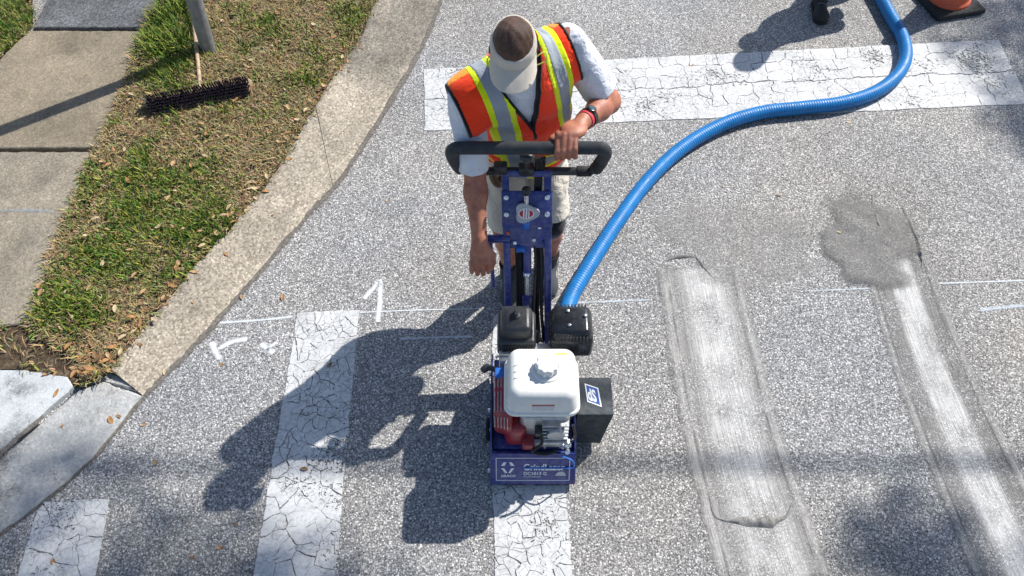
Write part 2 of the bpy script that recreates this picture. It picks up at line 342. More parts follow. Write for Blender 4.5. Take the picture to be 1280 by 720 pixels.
def value_noise(x, y, s, seed=0):
    x = np.asarray(x) * s; y = np.asarray(y) * s; xi = np.floor(x).astype(int); yi = np.floor(y).astype(int); fx = x - xi; fy = y - yi
    fx = fx * fx * (3 - 2 * fx); fy = fy * fy * (3 - 2 * fy)
    def h(a, b):
        q = (a * 374761393 + b * 668265263 + seed * 1442695041) & 0xffffffff; q = ((q ^ (q >> 13)) * 1274126177) & 0xffffffff
        return ((q ^ (q >> 16)) & 0xffff) / 65535.0
    return (h(xi, yi) * (1 - fx) + h(xi + 1, yi) * fx) * (1 - fy) + (h(xi, yi + 1) * (1 - fx) + h(xi + 1, yi + 1) * fx) * fy
def fade_attr(me, vals):
    a = me.attributes.new('fade', 'FLOAT', 'POINT'); a.data.foreach_set('value', np.asarray(vals, np.float32))
def uv_attr(me, uvs):
    u = me.uv_layers.new(name='UVMap'); li = np.empty(len(me.loops), np.int32); me.loops.foreach_get('vertex_index', li)
    u.data.foreach_set('uv', np.asarray(uvs, np.float32)[li].ravel())

# ================================================================== SETTING
g = MB(); g.add([(-60, -60, 0), (60, -60, 0), (60, 60, 0), (-60, 60, 0)], [(0, 1, 2, 3)]); g.build('road', 'asphalt', kind='structure')

def rough_poly(pts, step=.03, amp=.002, closed=True):
    out = []; n = len(pts)
    for i in range(n if closed else n - 1):
        a = Vector(pts[i]); b = Vector(pts[(i + 1) % n]); k = max(1, int((b - a).length / step))
        for j in range(k):
            p = a.lerp(b, j / k); q = Vector((random.uniform(-amp, amp), random.uniform(-amp, amp), 0)); out.append(p + (q if j else q * .5))
    return out
def slab(name, px, z, mat, parent, amp=.004, step=.03, world_pts=None, depth=.1, bev=.006, zfun=None):
    pts = world_pts or [P(x, y, z) for x, y in px]; pts = rough_poly([Vector((p[0], p[1], 0)) for p in pts], step, amp)
    c = sum(pts, Vector()) / len(pts); n = len(pts)
    zf = zfun or (lambda x, y: z)
    inner = []
    for i, p in enumerate(pts):
        t = (pts[(i + 1) % n] - pts[i - 1]).normalized(); nn = Vector((-t.y, t.x, 0))
        if nn.dot(c - p) < 0: nn = -nn
        inner.append(p + nn * bev)
    V = [(p.x, p.y, zf(p.x, p.y)) for p in inner] + [(p.x, p.y, zf(p.x, p.y) - bev) for p in pts] + [(p.x, p.y, -depth) for p in pts]
    F = [tuple(range(n))] + [(i, n + i, n + (i + 1) % n, (i + 1) % n) for i in range(n)] + [(n + i, 2 * n + i, 2 * n + (i + 1) % n, n + (i + 1) % n) for i in range(n)]
    return MB().add(V, F).build(name, mat, parent)
sw = empty('sidewalk', (-3.2, 3.8, 0), kind='structure')
slab('slab', [(42, 34), (186, 34), (204, 0), (240, -80), (100, -90)], .05, 'walk_shade', sw)
slab('slab', [(36, 38), (185, 38.5), (162, 92), (140, 140), (119, 184), (-90, 186), (-70, 140), (0, 73)], .05, 'walk', sw)
slab('slab', [(-92, 190), (117, 189), (100, 228), (84, 262), (66, 305), (56, 345), (36, 404), (-120, 416)], .048, 'walk2', sw)

gut_in = [(490, -70), (468, 0), (442, 58), (408, 108), (345, 210), (300, 270), (225, 352), (137, 460)]
gut_out = [(566, -70), (548, 0), (520, 68), (431, 213), (385, 266), (300, 365), (240, 432), (178, 494)]
GI = catmull([P(*p, .05) for p in gut_in], 12); GO = catmull([P(*p) for p in gut_out], 12)
gut = empty('gutter', (-1.3, 3.3, 0), kind='structure')
def gut_piece(i0, i1, mat):
    V = []; F = []; prof = [(0, -.06), (0, .003), (.04, .008), (.15, .012), (.35, .019), (.6, .030), (.8, .040), (.95, .046), (1.0, .042), (1.0, -.05)]
    k = len(prof)
    for i in range(i0, i1 + 1):
        e = random.uniform(-.012, .012)
        for j, (t, z) in enumerate(prof):
            p = GO[i].lerp(GI[i], t); d = (GI[i] - GO[i]).normalized()
            if t == 0: p = p + d * e
            if t == 1: p = p + d * random.uniform(-.018, .018)
            V.append((p.x, p.y, z + (random.uniform(-.001, .001) if 0 < t < 1 else 0)))
    n = i1 - i0 + 1
    for i in range(n - 1):
        for j in range(k - 1): F.append((i * k + j, i * k + j + 1, (i + 1) * k + j + 1, (i + 1) * k + j))
    F.append(tuple(range(k))); F.append(tuple((n - 1) * k + j for j in range(k)))
    b = MB().add(V, F); return b.build('gutter_slab', mat, gut)
nG = len(GI); j1 = int(nG * .47)
gut_piece(0, j1, 'gutter')
for q in (0,):
    GI[j1] = GI[j1].lerp(GI[j1 + 1], .12); GO[j1] = GO[j1].lerp(GO[j1 + 1], .12)
gut_piece(j1, nG - 1, 'gutter')

def m_dirt():
    n = NT('gutter_dirt'); u, v = n.uv()
    c = n.ramp(n.noise(60, 5, .7), [(.3, (.07, .062, .055)), (.7, (.24, .22, .195))])
    e = n.math('SUBTRACT', 1.0, n.math('ABSOLUTE', u, 0))
    a = n.math('SUBTRACT', n.math('ADD', n.math('MULTIPLY', e, .8), n.math('ADD', n.math('MULTIPLY', n.noise(8, 5, .7), 1.0), n.math('MULTIPLY', n.noise(70, 3, .7), .5))), 1.10)
    n.base(c, .97, spec=.1); n.bump(n.noise(150, 4, .7), .7, .004); n.alpha(n.math('MULTIPLY', a, 3.0, clamp=True)); return n.m
M['dirt'] = m_dirt()
ap = empty('driveway_apron', (-2.4, 1.8, 0), kind='structure')
slab('slab', [(-90, 458), (25, 462), (84, 470), (91, 483), (40, 528), (0, 562), (-90, 640)], .035, 'apron2', ap)
slab('slab', [(97, 487), (128, 476), (176, 494), (150, 527), (118, 566), (85, 598), (40, 634), (0, 664), (-100, 740), (-100, 660), (0, 573), (45, 533)], .020, 'apron', ap, bev=.010)
slab('slab', [(95, 478), (134, 462), (150, 472), (174, 489), (150, 482), (128, 474), (100, 483)], .012, 'apron', ap, bev=.006)

# verge soil and grass
verge_px = [(185, 36), (205, 0), (242, -90), (488, -70), (470, 0), (444, 58), (410, 108), (347, 210), (302, 270), (227, 352), (139, 460), (134, 466), (96, 484), (84, 472), (22, 462), (-90, 458), (-110, 414), (36, 403), (55, 345), (66, 305), (84, 262), (119, 184), (140, 140), (162, 92)]
vp = [P(x, y, .03) for x, y in verge_px]
def inside(px, py, poly):
    px = np.asarray(px); py = np.asarray(py); c = np.zeros(px.shape, bool); n = len(poly)
    for i in range(n):
        x1, y1 = poly[i]; x2, y2 = poly[(i + 1) % n]
        m = ((y1 > py) != (y2 > py)) & (px < (x2 - x1) * (py - y1) / ((y2 - y1) + 1e-12) + x1); c ^= m
    return c
def soil_sheet(name, px, z=.03):
    poly = [P(x, y, z) for x, y in px]; xs = [p.x for p in poly]; ys = [p.y for p in poly]; pl = [(p.x, p.y) for p in poly]
    b = bmesh.new(); vs = [b.verts.new((p.x, p.y, z)) for p in rough_poly([Vector((p.x, p.y, 0)) for p in poly], .05, .006)]
    for v in vs: v.co.z = z
    f = b.faces.new(vs); r = bmesh.ops.triangulate(b, faces=[f]); bmesh.ops.subdivide_edges(b, edges=b.edges[:], cuts=2, use_grid_fill=True)
    for v in b.verts: v.co.z = z + .012 * (value_noise(np.array([v.co.x]), np.array([v.co.y]), 9, 3)[0] - .5)
    me = bpy.data.meshes.new(name); b.to_mesh(me); b.free()
    return mesh_obj(name, me, 'soil', kind='structure')
soil_sheet('verge_soil', verge_px)
corner_px = [(-60, -90), (60, -90), (40, 0), (40, 34), (34, 40), (0, 72), (-80, 150), (-200, 150)]
soil_sheet('lawn_soil', corner_px)

green_spots = [(212, 55, 38, 60, 1.0), (330, 30, 30, 18, .55), (300, 60, 36, 22, .45), (170, 240, 80, 34, .9), (240, 285, 80, 40, .95), (140, 320, 60, 40, .9), (90, 380, 50, 40, .85), (250, 230, 60, 28, .7), (390, 90, 30, 40, .55), (440, 20, 20, 30, .6), (265, 130, 36, 16, .55), (180, 195, 28, 20, .7), (230, 330, 40, 30, .7), (110, 430, 30, 26, .35), (330, 120, 40, 30, .3), (10, 30, 60, 60, .9)]
def greenness(x, y):
    fpx, fpy = to_px(x, y, .05); gq = np.full(np.shape(x), .10)
    for a, b, rx, ry, w in green_spots: gq = np.maximum(gq, w * np.exp(-(((fpx - a) / rx) ** 2 + ((fpy - b) / ry) ** 2) * .8))
    gq = gq + (value_noise(x, y, 9, 5) - .5) * .75 + (value_noise(x, y, 26, 6) - .5) * .35
    return np.clip(gq, 0, 1), fpx, fpy
def grass(name, poly_px, n, label, seed=0):
    r = np.random.default_rng(seed); poly = [(p.x, p.y) for p in (P(x, y, .04) for x, y in poly_px)]
    xs = [p[0] for p in poly]; ys = [p[1] for p in poly]
    x = r.uniform(min(xs), max(xs), n); y = r.uniform(min(ys), max(ys), n)
    k = inside(x + r.normal(0, .012, n), y + r.normal(0, .012, n), poly); x = x[k]; y = y[k]
    gq, fpx, fpy = greenness(x, y)
    bare = (inside(fpx, fpy, [(-120, 405), (30, 405), (60, 428), (100, 452), (100, 490), (-120, 470)])) & (r.random(len(x)) < .93)
    thin = value_noise(x, y, 13, 9) < .24
    k = ~bare & ~(thin & (r.random(len(x)) < .6)); x = x[k]; y = y[k]; gq = gq[k]; fpx = fpx[k]; fpy = fpy[k]; n = len(x)
    isg = r.random(n) < (gq * .92 - .14)
    tall = np.exp(-(((fpx - 212) / 42) ** 2 + ((fpy - 50) / 60) ** 2))
    L = np.where(isg, r.uniform(.030, .075, n), r.uniform(.022, .06, n)) * (1 + 1.3 * tall) * (.7 + .6 * value_noise(x, y, 6, 8))
    w = np.where(isg, r.uniform(.0024, .0052, n), r.uniform(.0016, .0040, n)) * (1 + .25 * tall)
    ang = r.uniform(0, 2 * np.pi, n); lean = np.where(isg, r.uniform(.25, 1.15, n), r.uniform(.75, 1.5, n))
    dx = np.cos(ang); dy = np.sin(ang); sx = -dy; sy = dx
    z0 = np.full(n, .026) + r.uniform(0, .008, n) + np.where(isg, 0, r.uniform(0, .012, n))
    def ring(t, ww, ln):
        hh = L * t; out = np.sin(ln) * hh; up = np.cos(ln) * hh
        cx = x + dx * out; cy = y + dy * out; cz = z0 + np.maximum(up, 0) 
        return np.stack([cx - sx * ww, cy - sy * ww, cz], 1), np.stack([cx + sx * ww, cy + sy * ww, cz], 1)
    a0, a1 = ring(0.0, w, lean); b0, b1 = ring(.55, w * .85, lean * .8); c0, _ = ring(1.0, w * .0, lean)
    V = np.stack([a0, a1, b0, b1, c0], 1).reshape(-1, 3); i = np.arange(n)[:, None] * 5
    F = np.concatenate([i + np.array([[0, 1, 3]]), i + np.array([[0, 3, 2]]), i + np.array([[2, 3, 4]])], 0)
    me = np_mesh(name, V, F)
    gcol = np.stack([r.uniform(.055, .13, n), r.uniform(.115, .21, n), r.uniform(.012, .032, n)], 1) * r.uniform(.6, 1.25, (n, 1))
    ye = r.random(n) < .30; gcol[ye] = np.stack([r.uniform(.20, .30, n), r.uniform(.24, .32, n), r.uniform(.03, .06, n)], 1)[ye]
    dcol = np.stack([r.uniform(.30, .52, n), r.uniform(.235, .40, n), r.uniform(.11, .20, n)], 1) * r.uniform(.30, 1.05, (n, 1))
    c = np.where(isg[:, None], gcol, dcol); c = np.concatenate([c, np.ones((n, 1))], 1)
    at = me.color_attributes.new('Col', 'FLOAT_COLOR', 'POINT'); at.data.foreach_set('color', np.repeat(c, 5, 0).astype(np.float32).ravel())
    return mesh_obj(name, me, 'grass', label=label, cat='grass', kind='stuff')
grass('grass', verge_px, 230000, 'patchy green and straw coloured grass on the verge between sidewalk and gutter', 1)
grass('grass', corner_px, 60000, 'shaded green lawn grass on the far side of the sidewalk', 2)

# ------------------------------------------------------------------ paint markings made of cracked plates
def clip(poly, px_, py_, nx, ny):
    out = []; n = len(poly)
    for i in range(n):
        a = poly[i]; b = poly[(i + 1) % n]; da = (a[0] - px_) * nx + (a[1] - py_) * ny; db = (b[0] - px_) * nx + (b[1] - py_) * ny
        if da <= 0: out.append(a)
        if (da < 0 < db) or (db < 0 < da): t = da / (da - db); out.append((a[0] + (b[0] - a[0]) * t, a[1] + (b[1] - a[1]) * t))
    return out
def marking(name, quad_px, nu, nv, seed, gap=.004, seam=None, jit=.42, sub=None, label=None):
    """quad in pixels: near-left, near-right, far-right, far-left; plates in a bilinear (u,v) frame"""
    r = random.Random(seed); A, B, C, D = [P(x, y) for x, y in quad_px]
    def bil(u, v): return (A.lerp(B, u)).lerp(D.lerp(C, u), v)
    W = (B - A).length; H = (D - A).length
    root = empty(name, ((A + B + C + D) / 4).to_tuple(), kind='structure')
    seeds = []
    for i in range(nu):
        for j in range(nv):
            ju = jit * (.25 if seam else 1)
            u = (i + .5 + r.uniform(-ju, ju)) / nu; v = (j + .5 + r.uniform(-jit, jit)) / nv
            if r.random() < .12: continue
            seeds.append((u * W, v * H))
            if sub and r.random() < sub: seeds.append((min(.97, max(.03, u + r.uniform(-.3, .3) / nu)) * W, min(.99, max(.01, v + r.uniform(-.3, .3) / nv)) * H))
    def warp(a, b):
        xa = np.array([a + seed * 3.1]); ya = np.array([b])
        f = lambda sc, sd: float(value_noise(xa, ya, sc, sd)[0]) - .5
        em = min(1, .25 + min(a, W - a, b, H - b) / .04)
        return (a + em * (.030 * f(13, 1) + .016 * f(38, 2) + .007 * f(95, 3)), b + em * (.030 * f(13, 4) + .016 * f(38, 5) + .007 * f(95, 6)))
    for k, s in enumerate(seeds):
        poly = [(0, 0), (W, 0), (W, H), (0, H)]
        if seam:
            m = seam * W; gg = .0042
            poly = [(0, 0), (m - gg, 0), (m - gg, H), (0, H)] if s[0] < m else [(m + gg, 0), (W, 0), (W, H), (m + gg, H)]
        for j, q in enumerate(seeds):
            if j == k or abs(q[0] - s[0]) > .6 or abs(q[1] - s[1]) > .6: continue
            if seam and (s[0] < seam * W) != (q[0] < seam * W): continue
            nx, ny = q[0] - s[0], q[1] - s[1]; l = math.hypot(nx, ny)
            if l < 1e-4: continue
            nx /= l; ny /= l; hsh = random.Random(min(j, k) * 7919 + max(j, k) + seed).random(); gp = gap * (.18 + 1.3 * hsh ** 2) / 2
            poly = clip(poly, (s[0] + q[0]) / 2 - nx * gp, (s[1] + q[1]) / 2 - ny * gp, nx, ny)
            if len(poly) < 3: break
        if len(poly) < 3: continue
        pts = []
        for i in range(len(poly)):
            a = poly[i]; b = poly[(i + 1) % len(poly)]; L = math.hypot(b[0] - a[0], b[1] - a[1]); kk = max(1, int(L / .015))
            for t in range(kk):
                f = t / kk; am = .0011 if kk > 1 else .0006
                pts.append((a[0] + (b[0] - a[0]) * f + r.uniform(-am, am), a[1] + (b[1] - a[1]) * f + r.uniform(-am, am)))
        pts = [warp(*p) for p in pts]; n = len(pts); z = .0042 + r.uniform(-.0006, .0008); tx = r.uniform(-.004, .004); ty = r.uniform(-.004, .004)
        c = [bil(p[0] / W, p[1] / H) for p in pts]; cx = sum(p.x for p in c) / n; cy = sum(p.y for p in c) / n
        V = [(p.x, p.y, z + (p.x - cx) * tx + (p.y - cy) * ty) for p in c] + [(p.x, p.y, -.002) for p in c]
        F = [tuple(range(n))] + [(i, n + i, n + (i + 1) % n, (i + 1) % n) for i in range(n)]
        MB().add(V, F).build('paint_plate', 'paint', root)
    return root
marking('crosswalk_bar', [(317, 722), (419, 722), (449, 388), (372, 391)], 4, 22, 3, gap=.0042, sub=.5)
marking('crosswalk_bar', [(22, 722), (119, 722), (137, 624), (51, 628)], 3, 4, 5, gap=.0050)
marking('crosswalk_bar', [(619, 722), (717, 722), (706, 606), (616, 606)], 5, 9, 9, gap=.0045, sub=.6)
marking('crosswalk_bar', [(613, 470), (634, 470), (634, 396), (617, 396)], 1, 5, 10, gap=.006)
def stop_line():
    # two thermoplastic strips side by side, cracked across
    marking('stop_line', [(530, 87), (531, 164), (1286, 130), (1248, 50)], 6, 40, 21, gap=.0042, seam=.5, jit=.38)
stop_line()

# ------------------------------------------------------------------ ribbons: chalk, milled strips, dust
def ribbon(name, pts, w, z, mat, nacross=2, fade_end=.0, step=.04, wj=0.0, **k):
    pts = [Vector((p.x, p.y, 0)) for p in pts]; pts = catmull(pts, 8) if len(pts) > 2 else [pts[0].lerp(pts[1], i / 24) for i in range(25)]
    V = []; UV = []; FD = []; L = 0; n = len(pts); tot = sum((pts[i + 1] - pts[i]).length for i in range(n - 1))
    for i, p in enumerate(pts):
        t = (pts[min(i + 1, n - 1)] - pts[max(0, i - 1)]).normalized(); nn = Vector((t.y, -t.x, 0))
        if i: L += (pts[i] - pts[i - 1]).length
        ww = w[0] + (w[1] - w[0]) * L / tot if hasattr(w, '__len__') else w
        for j in range(nacross + 1):
            u = -1 + 2 * j / nacross; q = p + nn * (u * ww / 2); V.append((q.x, q.y, z)); UV.append((u, L))
            FD.append(min(1, L / fade_end, (tot - L) / fade_end) if fade_end else 1)
    m = nacross + 1; F = [(i * m + j, i * m + j + 1, (i + 1) * m + j + 1, (i + 1) * m + j) for i in range(n - 1) for j in range(nacross)]
    me = np_mesh(name, V, F); uv_attr(me, UV); fade_attr(me, FD); return mesh_obj(name, me, mat, **k)
pp = lambda *a: [P(x, y) for x, y in a]
ribbon('milled_strip', pp((872, 330), (893, 440), (920, 560), (950, 660), (972, 735)), (.50, .54), .0040, 'milled_wide', 8, .10, kind='structure')
ribbon('milled_strip', pp((1118, 318), (1150, 420), (1200, 545), (1262, 680), (1295, 750)), (.40, .50), .0040, 'milled', 8, .10, kind='structure')
ribbon('chalk_line', pp((275, 404), (330, 400), (366, 396)), .030, .0030, 'spray', 2, kind='structure')
ribbon('chalk_line', pp((450, 391), (520, 388), (600, 386)), .016, .0030, 'spray', 2, kind='structure')
ribbon('chalk_line', pp((690, 380), (740, 378), (812, 375)), .026, .0030, 'spray2', 2, kind='structure')
ribbon('chalk_line', pp((1010, 364), (1060, 362), (1100, 360)), .022, .0030, 'spray2', 2, kind='structure')
ribbon('chalk_line', pp((1165, 355), (1220, 353), (1300, 350)), .022, .0030, 'spray', 2, kind='structure')
ribbon('chalk_line', pp((1225, 388), (1260, 384), (1300, 381)), .05, .0030, 'spray2', 2, kind='structure')
ribbon('chalk_line', pp((500, 424), (550, 422), (590, 421)), .035, .0030, 'spray2', 2, kind='structure')
ribbon('chalk_smudge', [P(-40, 264, .051), P(20, 263, .051), P(66, 264, .051)], .07, .0525, 'bluechalk', 2, kind='structure')
ribbon('dirt_line', [p + Vector((.012, -.004, 0)) for p in GO[::6]], .085, .0040, 'dirt', 4, kind='structure')
ribbon('dirt_line', [P(x + 3, y + 2) for x, y in ((178, 494), (150, 527), (118, 566), (85, 598), (40, 634), (0, 664), (-60, 710))], .06, .0040, 'dirt', 4, kind='structure')
ribbon('dirt_line', [P(x, y, .036) for x, y in ((-40, 606), (0, 567), (25, 545), (55, 520))], .05, .0368, 'dirt', 4, kind='structure')
# spray arrows and cross
for pts, w in (([(265, 428), (270, 440), (275, 449)], .026), ([(272, 437), (290, 428), (309, 424)], .020), ([(326, 430), (334, 436), (342, 442)], .022), ([(330, 441), (337, 435), (346, 428)], .014), ([(475, 350), (475, 378), (472, 403)], .020), ([(474, 352), (464, 364), (455, 374)], .020)):
    ribbon('spray_mark', pp(*pts), w * 2.3, .0033, 'spray3', 2, kind='structure')

def dust(name, px, r, hgt, mat, label, seed, rot=0, dens=1.0):
    c = P(*px); n = 44; V = []; FD = []
    for i in range(n + 1):
        for j in range(n + 1):
            u = -1 + 2 * i / n; v = -1 + 2 * j / n; d = math.hypot(u, v)
            x = c.x + r[0] * (u * math.cos(rot) - v * math.sin(rot)); y = c.y + r[1] * (u * math.sin(rot) + v * math.cos(rot))
            xa = np.array([x]); ya = np.array([y]); d += float((value_noise(xa, ya, 3.2, seed + 20)[0] - .5) * .95 + (value_noise(xa, ya, 8.5, seed + 30)[0] - .5) * .5)
            d = max(d, (max(abs(u), abs(v)) - .8) * 5)
            k = max(0, 1 - d) ; nz = float(value_noise(np.array([x]), np.array([y]), 14, seed)[0])
            V.append((x, y, .0052 + hgt * min(1, k * 2) * (.35 + nz))); FD.append(min(1, max(0, 1 - d) * 1.9) * dens)
    F = [(i * (n + 1) + j, i * (n + 1) + j + 1, (i + 1) * (n + 1) + j + 1, (i + 1) * (n + 1) + j) for i in range(n) for j in range(n)]
    me = np_mesh(name, V, F); fade_attr(me, FD); return mesh_obj(name, me, mat, label=label, cat='dust', kind='stuff')
dust('dust_patch', (1094, 298), (.36, .48), .010, 'dustB', 'dark grey grinding dust heaped at the end of a milled strip', 4, .12)
dust('dust_patch', (925, 318), (.62, .50), .002, 'dustA', 'pale grinding dust spread across the road between the milled strips', 5, 0, .46)
# ridge of swept millings
def ridge(px, wmin, wmax, tc, hgt, label):
    pts = catmull([P(*p, 0) for p in px], 8)
    b = bmesh.new(); bmesh.ops.create_grid(b, x_segments=70, y_segments=8, size=1)
    for v in b.verts:
        t = (v.co.x + 1) / 2; k = t * (len(pts) - 1); i = min(int(k), len(pts) - 2); p = pts[i].lerp(pts[i + 1], k - i); d = (pts[i + 1] - pts[i]).normalized(); nn = Vector((-d.y, d.x, 0))
        e = math.sin(math.pi * t) ** .5; bell = math.exp(-((t - tc) / .2) ** 2); s_ = v.co.y; x = p.x + nn.x * s_ * .01; y = p.y + nn.y * s_ * .01
        nz = float(value_noise(np.array([x]), np.array([y]), 70, 3)[0]); nz2 = float(value_noise(np.array([x]), np.array([y]), 28, 9)[0]); ww = (wmin + (wmax - wmin) * bell) * e * (.5 + nz2)
        v.co = Vector((p.x, p.y, 0)) + nn * (s_ * ww) + Vector((0, 0, .0040 + hgt * (1 - s_ * s_) * (.4 + nz) * (.4 + bell) * e))
    me = bpy.data.meshes.new('dust_ridge'); b.to_mesh(me); b.free()
    for p in me.polygons: p.use_smooth = True
    mesh_obj('dust_ridge', me, 'millings', kind='stuff', label=label, cat='dust')
M['millings'] = m_simple('dark_millings', (.19, .186, .178), .97, var=.4, vs=150, bump=.8, bs=260)
ridge(((886, 618), (892, 643), (905, 651), (925, 652), (948, 654), (968, 652), (983, 645), (990, 628)), .007, .026, .6, .012, 'thin dark ridge of millings across a milled strip')
ridge(((1090, 243), (1092, 262), (1097, 280), (1103, 298), (1106, 318)), .008, .012, .5, .010, 'thin winding ridge in the dark dust heap')
ridge(((1126, 256), (1140, 285), (1150, 312), (1152, 335)), .006, .012, .7, .010, 'curved ridge along the side of the dark dust heap')
ridge(((833, 326), (845, 322), (862, 320), (872, 323)), .005, .009, .5, .006, 'short dark ridge where a milled strip starts')
ridge(((868, 318), (880, 335), (895, 352)), .004, .007, .5, .005, 'slanting scrape of millings where a milled strip starts')

# ================================================================== GRINDER
def ax(Y): return .095 - .033 * (Y - 1.6)
gr = empty('pavement_grinder', (.09, 1.85, 0), label='blue walk-behind pavement grinder with a white fuel tank and black loop handle', cat='grinder')
def xb(lo, hi, **k): return (lo, hi, k)
X0 = .093
# frame / drum housing
fr = MB()
fr.box((X0 - .178, 1.655, .035), (X0 + .178, 2.12, .185), .006)
housing = fr.build('housing', 'blue', gr)
fp = MB(); fp.add([(X0 - .182, 1.555, .030), (X0 + .182, 1.555, .030), (X0 + .182, 1.628, .190), (X0 - .182, 1.628, .190), (X0 - .182, 1.575, .026), (X0 + .182, 1.575, .026), (X0 + .182, 1.645, .182), (X0 - .182, 1.645, .182)],
    [(0, 1, 2, 3), (7, 6, 5, 4), (0, 4, 5, 1), (1, 5, 6, 2), (2, 6, 7, 3), (3, 7, 4, 0)])
panel = fp.build('front_panel', 'blue', gr)
for sx in (-1, 1):
    sp = MB(); xx = X0 + sx * .186
    sp.prism([(1.552, .028), (2.14, .028), (2.14, .20), (1.98, .275), (1.74, .275), (1.655, .225), (1.552, .050)], .008, (xx - .004, 0, 0), (0, 1, 0), (0, 0, 1)); sp.build('side_plate', 'blue', gr)
    for yb, zb in ((1.60, .07), (1.80, .08), (1.83, .21), (2.06, .15)):
        MB().cyl((xx, yb, zb), (xx + sx * .016, yb, zb), .011, seg=6, bev=.002).build('bolt', 'zinc', gr)
    for yw in (1.82,):
        w = MB().cyl((xx + sx * .012, yw, .05), (xx + sx * .030, yw, .05), .055, seg=24, bev=.008).build('wheel', 'rubber', gr) if sx < 0 else None
# decal on the front panel
n0 = Vector((0, .073, .16)).normalized(); uxp = Vector((1, 0, 0)); nrm = uxp.cross(n0)      # panel frame
def pan(u, v): return Vector((X0 + u, 1.555, .030)) + n0 * v + nrm * .0012
dec = MB()
for a, b in (((-.165, .022), (.165, .025)), ((-.165, .150), (.165, .153)), ((-.165, .025), (-.162, .150)), ((.162, .025), (.165, .150))):
    dec.prism([(a[0], a[1]), (b[0], a[1]), (b[0], b[1]), (a[0], b[1])], .0006, pan(0, 0), uxp, n0)
border = dec.build('decal_border', 'label', panel)
lg = MB()
for sgn in (-1, 1):
    lg.prism([(sgn * .006 - .112, .128), (sgn * .018 - .112, .128), (sgn * .030 - .112, .108), (sgn * .014 - .112, .108)][::sgn], .0006, pan(0, 0), uxp, n0)
    lg.prism([(sgn * .002 - .112, .066), (sgn * .012 - .112, .066), (sgn * .030 - .112, .094), (sgn * .016 - .112, .094)][::-sgn], .0006, pan(0, 0), uxp, n0)
lg.build('emblem', 'label', panel)
text('GRACO', .018, 'label', panel, pan(-.143, .043), uxp, n0, bold=.0005, sx=1.05)
text('GrindLazer', .050, 'label', panel, pan(-.042, .083), uxp, n0, bold=.0013, sx=.80)
text('DC1013 G', .026, 'label', panel, pan(-.042, .054), uxp, n0, bold=.0004, sx=.9)
hl = MB(); hl.prism([(-.042, .042), (.035, .042), (.035, .046), (-.042, .046)], .0006, pan(0, 0), uxp, n0); hl.build('decal_line', 'labelgrey', panel)
hb = MB(); hb.prism([(.100, .050), (.148, .050), (.148, .058), (.138, .074), (.118, .074), (.106, .064)], .0006, pan(0, 0), uxp, n0); hb.build('emblem', 'labelgrey', panel)
# engine
eb = MB(); eb.box((X0 - .06, 1.68, .19), (X0 + .155, 1.93, .42), .02, 3)
for k in range(6): eb.box((X0 + .035, 1.655, .235 + k * .030), (X0 + .150, 1.70, .243 + k * .030), .002, 1)
eng = eb.build('engine_block', 'silver', gr)
MB().box((X0 - .05, 1.645, .215), (X0 + .15, 1.665, .26), .006).build('engine_cover', 'silver', eng)
MB().cyl((X0 + .095, 1.64, .33), (X0 + .095, 1.70, .33), .040, seg=24, bev=.006).build('cylinder_cap', 'silver', eng)
MB().cyl((X0 + .02, 1.635, .35), (X0 + .02, 1.68, .35), .016, seg=12, bev=.003).build('spark_plug_boot', 'black', eng)
MB().cyl((X0 + .150, 1.632, .25), (X0 + .150, 1.665, .25), .016, seg=10, bev=.003).build('oil_plug', 'zinc', eng)
MB().cyl((X0 + .150, 1.622, .215), (X0 + .150, 1.64, .20), .012, seg=10, bev=.003).build('oil_plug', 'zinc', eng)
for xx, zz in ((-.035, .222), (.05, .222), (.13, .222), (-.035, .25), (.13, .25)): MB().cyl((X0 + xx, 1.637, zz), (X0 + xx, 1.652, zz), .0065, seg=6).build('bolt', 'zinc', eng)
MB().tube([(X0 + .03, 1.64, .35), (X0 + .035, 1.62, .31), (X0 + .01, 1.622, .25), (X0 - .005, 1.625, .222), (X0 + .015, 1.622, .206), (X0 + .07, 1.622, .203), (X0 + .105, 1.64, .205)], .0075, 8, smooth=6).build('drain_hose', 'rubber', gr)
MB().tube([(X0 + .165, 1.66, .40), (X0 + .178, 1.645, .33), (X0 + .170, 1.66, .25)], .006, 8, smooth=6).build('wire', 'cable', gr)
bt = MB().tube([(X0 + .12, 1.61, .205), (X0 + .168, 1.592, .20), (X0 + .181, 1.592, .15), tuple(pan(.174, .097) + nrm * .003), tuple(pan(.12, .099) + nrm * .003), tuple(pan(.04, .097) + nrm * .003), tuple(pan(-.042, .098) + nrm * .003)], .0036, 8, smooth=8).build('wire', 'blue2', gr)
# red recoil housing on the side, with slots
rc = MB(); rc.cyl((X0 - .172, 1.80, .345), (X0 - .09, 1.80, .345), .128, .150, seg=36, bev=.018)
rc.box((X0 - .125, 1.655, .20), (X0 - .03, 1.80, .36), .03, 3); rc.box((X0 - .125, 1.80, .20), (X0 - .05, 1.95, .45), .02, 3)
red = rc.build('fan_shroud', 'red', gr)
MB().box((X0 - .05, 1.625, .225), (X0 + .005, 1.70, .275), .012, 3).build('starter_switch', 'red', gr)
for band, (a0, a1, k) in enumerate(((58, 92, 5), (100, 136, 5), (146, 172, 4))):
    for q in range(5):
        xo = X0 - .166 + q * .0135; rr = .131 + (q * .0135 / .082) * .021
        pts_ = []
        for s_ in range(9):
            a = R(a0 + (a1 - a0) * s_ / 8); pts_.append((xo, 1.80 + math.cos(a) * rr, .345 + math.sin(a) * rr))
        MB().tube(pts_, .0022, 6).build('slot_rib', 'silver', red)
